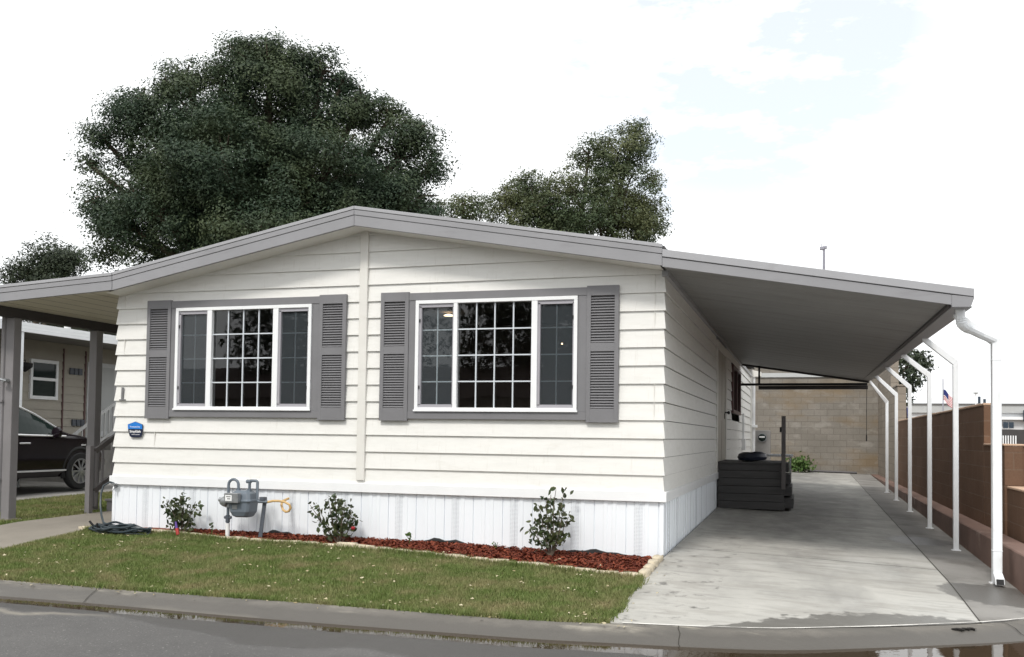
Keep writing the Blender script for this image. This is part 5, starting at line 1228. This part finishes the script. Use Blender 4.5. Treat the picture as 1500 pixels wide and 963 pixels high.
# shrub at the foot of the rear wall
sb = thing('shrub', 'low rounded green shrub at the foot of the rear block wall', 'shrub', (1.35, 21.3, float(G(1.35, 21.3))))
b = MB(); [b.tube([(1.35, 21.3, -.45), (1.35 + random.uniform(-.25, .25), 21.3 + random.uniform(-.2, .2), -.1)], .01, 4) for _ in range(6)]; b.build('stem', M['bark'], sb)
C = rng.normal(0, 1, (700, 3)) * np.array([.2, .17, .12]) + np.array([1.32, 21.3, -.2]); C = C[C[:, 2] > -.45]; np_mesh('foliage', leaf_quads(C, .11), 6, M['weed'], sb)

# across the street, seen mirrored in the front windows
def rtree(label, x, y, h, r, seed):
    bl = [(Vector((x, y, h * .66)), (r, r, h * .34), 3), (Vector((x - r * .6, y, h * .48)), (r * .7, r * .7, h * .25), 1.5), (Vector((x + r * .6, y + .3, h * .5)), (r * .7, r * .7, h * .27), 1.5), (Vector((x + r * .1, y, h * .88)), (r * .55, r * .5, h * .15), .8), (Vector((x, y, h * .3)), (r * .9, r * .7, h * .2), 1.2)]
    tree(label, bl, (x, y, -.9), 16000, .30, 'farleaf', seed, trunk_r=.3, clump=.4, group='trees across the street mirrored in the glass')
rtree('dark tree across the street mirrored in the right part of the left window', -20.5, -31, 10.5, 4.2, 51)
rtree('dark tree across the street mirrored in the middle of the right window', -9.6, -31, 11, 4.0, 52)
ah = thing('house', 'tan house with reddish roof across the street mirrored dimly in the windows', 'house', (-22, -30, -.9))
b = MB(); b.box(-36, -4, -34, -26, -1, 2.1); b.build('wall', M['tanwall'], ah)
b = MB(); b.prism([(-36.5, -34.5, 2.1), (-36.5, -25.5, 2.1), (-36.5, -30, 3.7)], (33, 0, 0)); b.build('roof', M['redroof'], ah)

# ------------------------------------------------------------------ camera, sky, sun
cam = bpy.data.cameras.new('camera'); co = bpy.data.objects.new('camera', cam); COL.objects.link(co); S.camera = co
_, (r2, u3, f2) = at(750, 589, 1)
mw = Matrix(((r2.x, u3.x, -f2.x, CAMP.x), (r2.y, u3.y, -f2.y, CAMP.y), (r2.z, u3.z, -f2.z, CAMP.z), (0, 0, 0, 1))); co.matrix_world = mw
cam.sensor_width = 36; cam.lens = 1392.53 / 1500 * 36; cam.shift_y = (588.995 - 481.5) / 1500; cam.clip_end = 2000; cam.clip_start = .05

w = bpy.data.worlds.new('World'); S.world = w; w.use_nodes = True; nt = w.node_tree; nt.nodes.clear()
out = N(nt, 'OutputWorld'); bg = N(nt, 'Background')
SE, SAZ = R(50), R(190)     # sun elevation; azimuth measured clockwise from +Y
sky = N(nt, 'TexSky', sky_type='NISHITA'); sky.sun_disc = False; sky.sun_elevation = SE; sky.sun_rotation = SAZ
bg.inputs[1].default_value = .10; nt.links.new(sky.outputs[0], bg.inputs[0])
bg2 = N(nt, 'Background'); bg2.inputs[0].default_value = (.97, .99, 1.0, 1); bg2.inputs[1].default_value = .88
tc = N(nt, 'TexCoord'); mp = N(nt, 'Mapping'); mp.inputs['Scale'].default_value = (1, 1, 2.6); nt.links.new(tc.outputs['Generated'], mp.inputs[0])
dp = N(nt, 'VectorMath', operation='DOT_PRODUCT'); nt.links.new(tc.outputs['Generated'], dp.inputs[0]); dp.inputs[1].default_value = (-.06, .9145, .400)   # a thin place in the cloud
hole = N(nt, 'Math', operation='MULTIPLY'); nt.links.new(ramp(nt, dp.outputs['Value'], .972, .999, 0, 1), hole.inputs[0]); nt.links.new(ramp(nt, noise(nt, mp.outputs[0], 7, 6, .62), .38, .60, 0, 1), hole.inputs[1])
cl = ramp(nt, hole.outputs[0], .05, .6, 1., .58)
ms = N(nt, 'MixShader'); nt.links.new(cl, ms.inputs[0]); nt.links.new(bg.outputs[0], ms.inputs[1]); nt.links.new(bg2.outputs[0], ms.inputs[2]); nt.links.new(ms.outputs[0], out.inputs[0])
sun = bpy.data.lights.new('sun', 'SUN'); so_ = bpy.data.objects.new('sun', sun); COL.objects.link(so_)
sun.energy = 1.5; sun.angle = R(11); sun.color = (1, .96, .9)
sd = Vector((math.sin(SAZ) * math.cos(SE), math.cos(SAZ) * math.cos(SE), math.sin(SE)))
so_.rotation_euler = sd.to_track_quat('Z', 'Y').to_euler(); so_.location = (-5, -20, 20)
vs_ = S.view_settings; vs_.view_transform = 'Standard'; vs_.look = 'None'; vs_.gamma = 1; vs_.exposure = .68
try: vs_.use_curve_mapping = False
except Exception: pass
S.render.engine = 'CYCLES'
S.render.resolution_x = 1024; S.render.resolution_y = 657
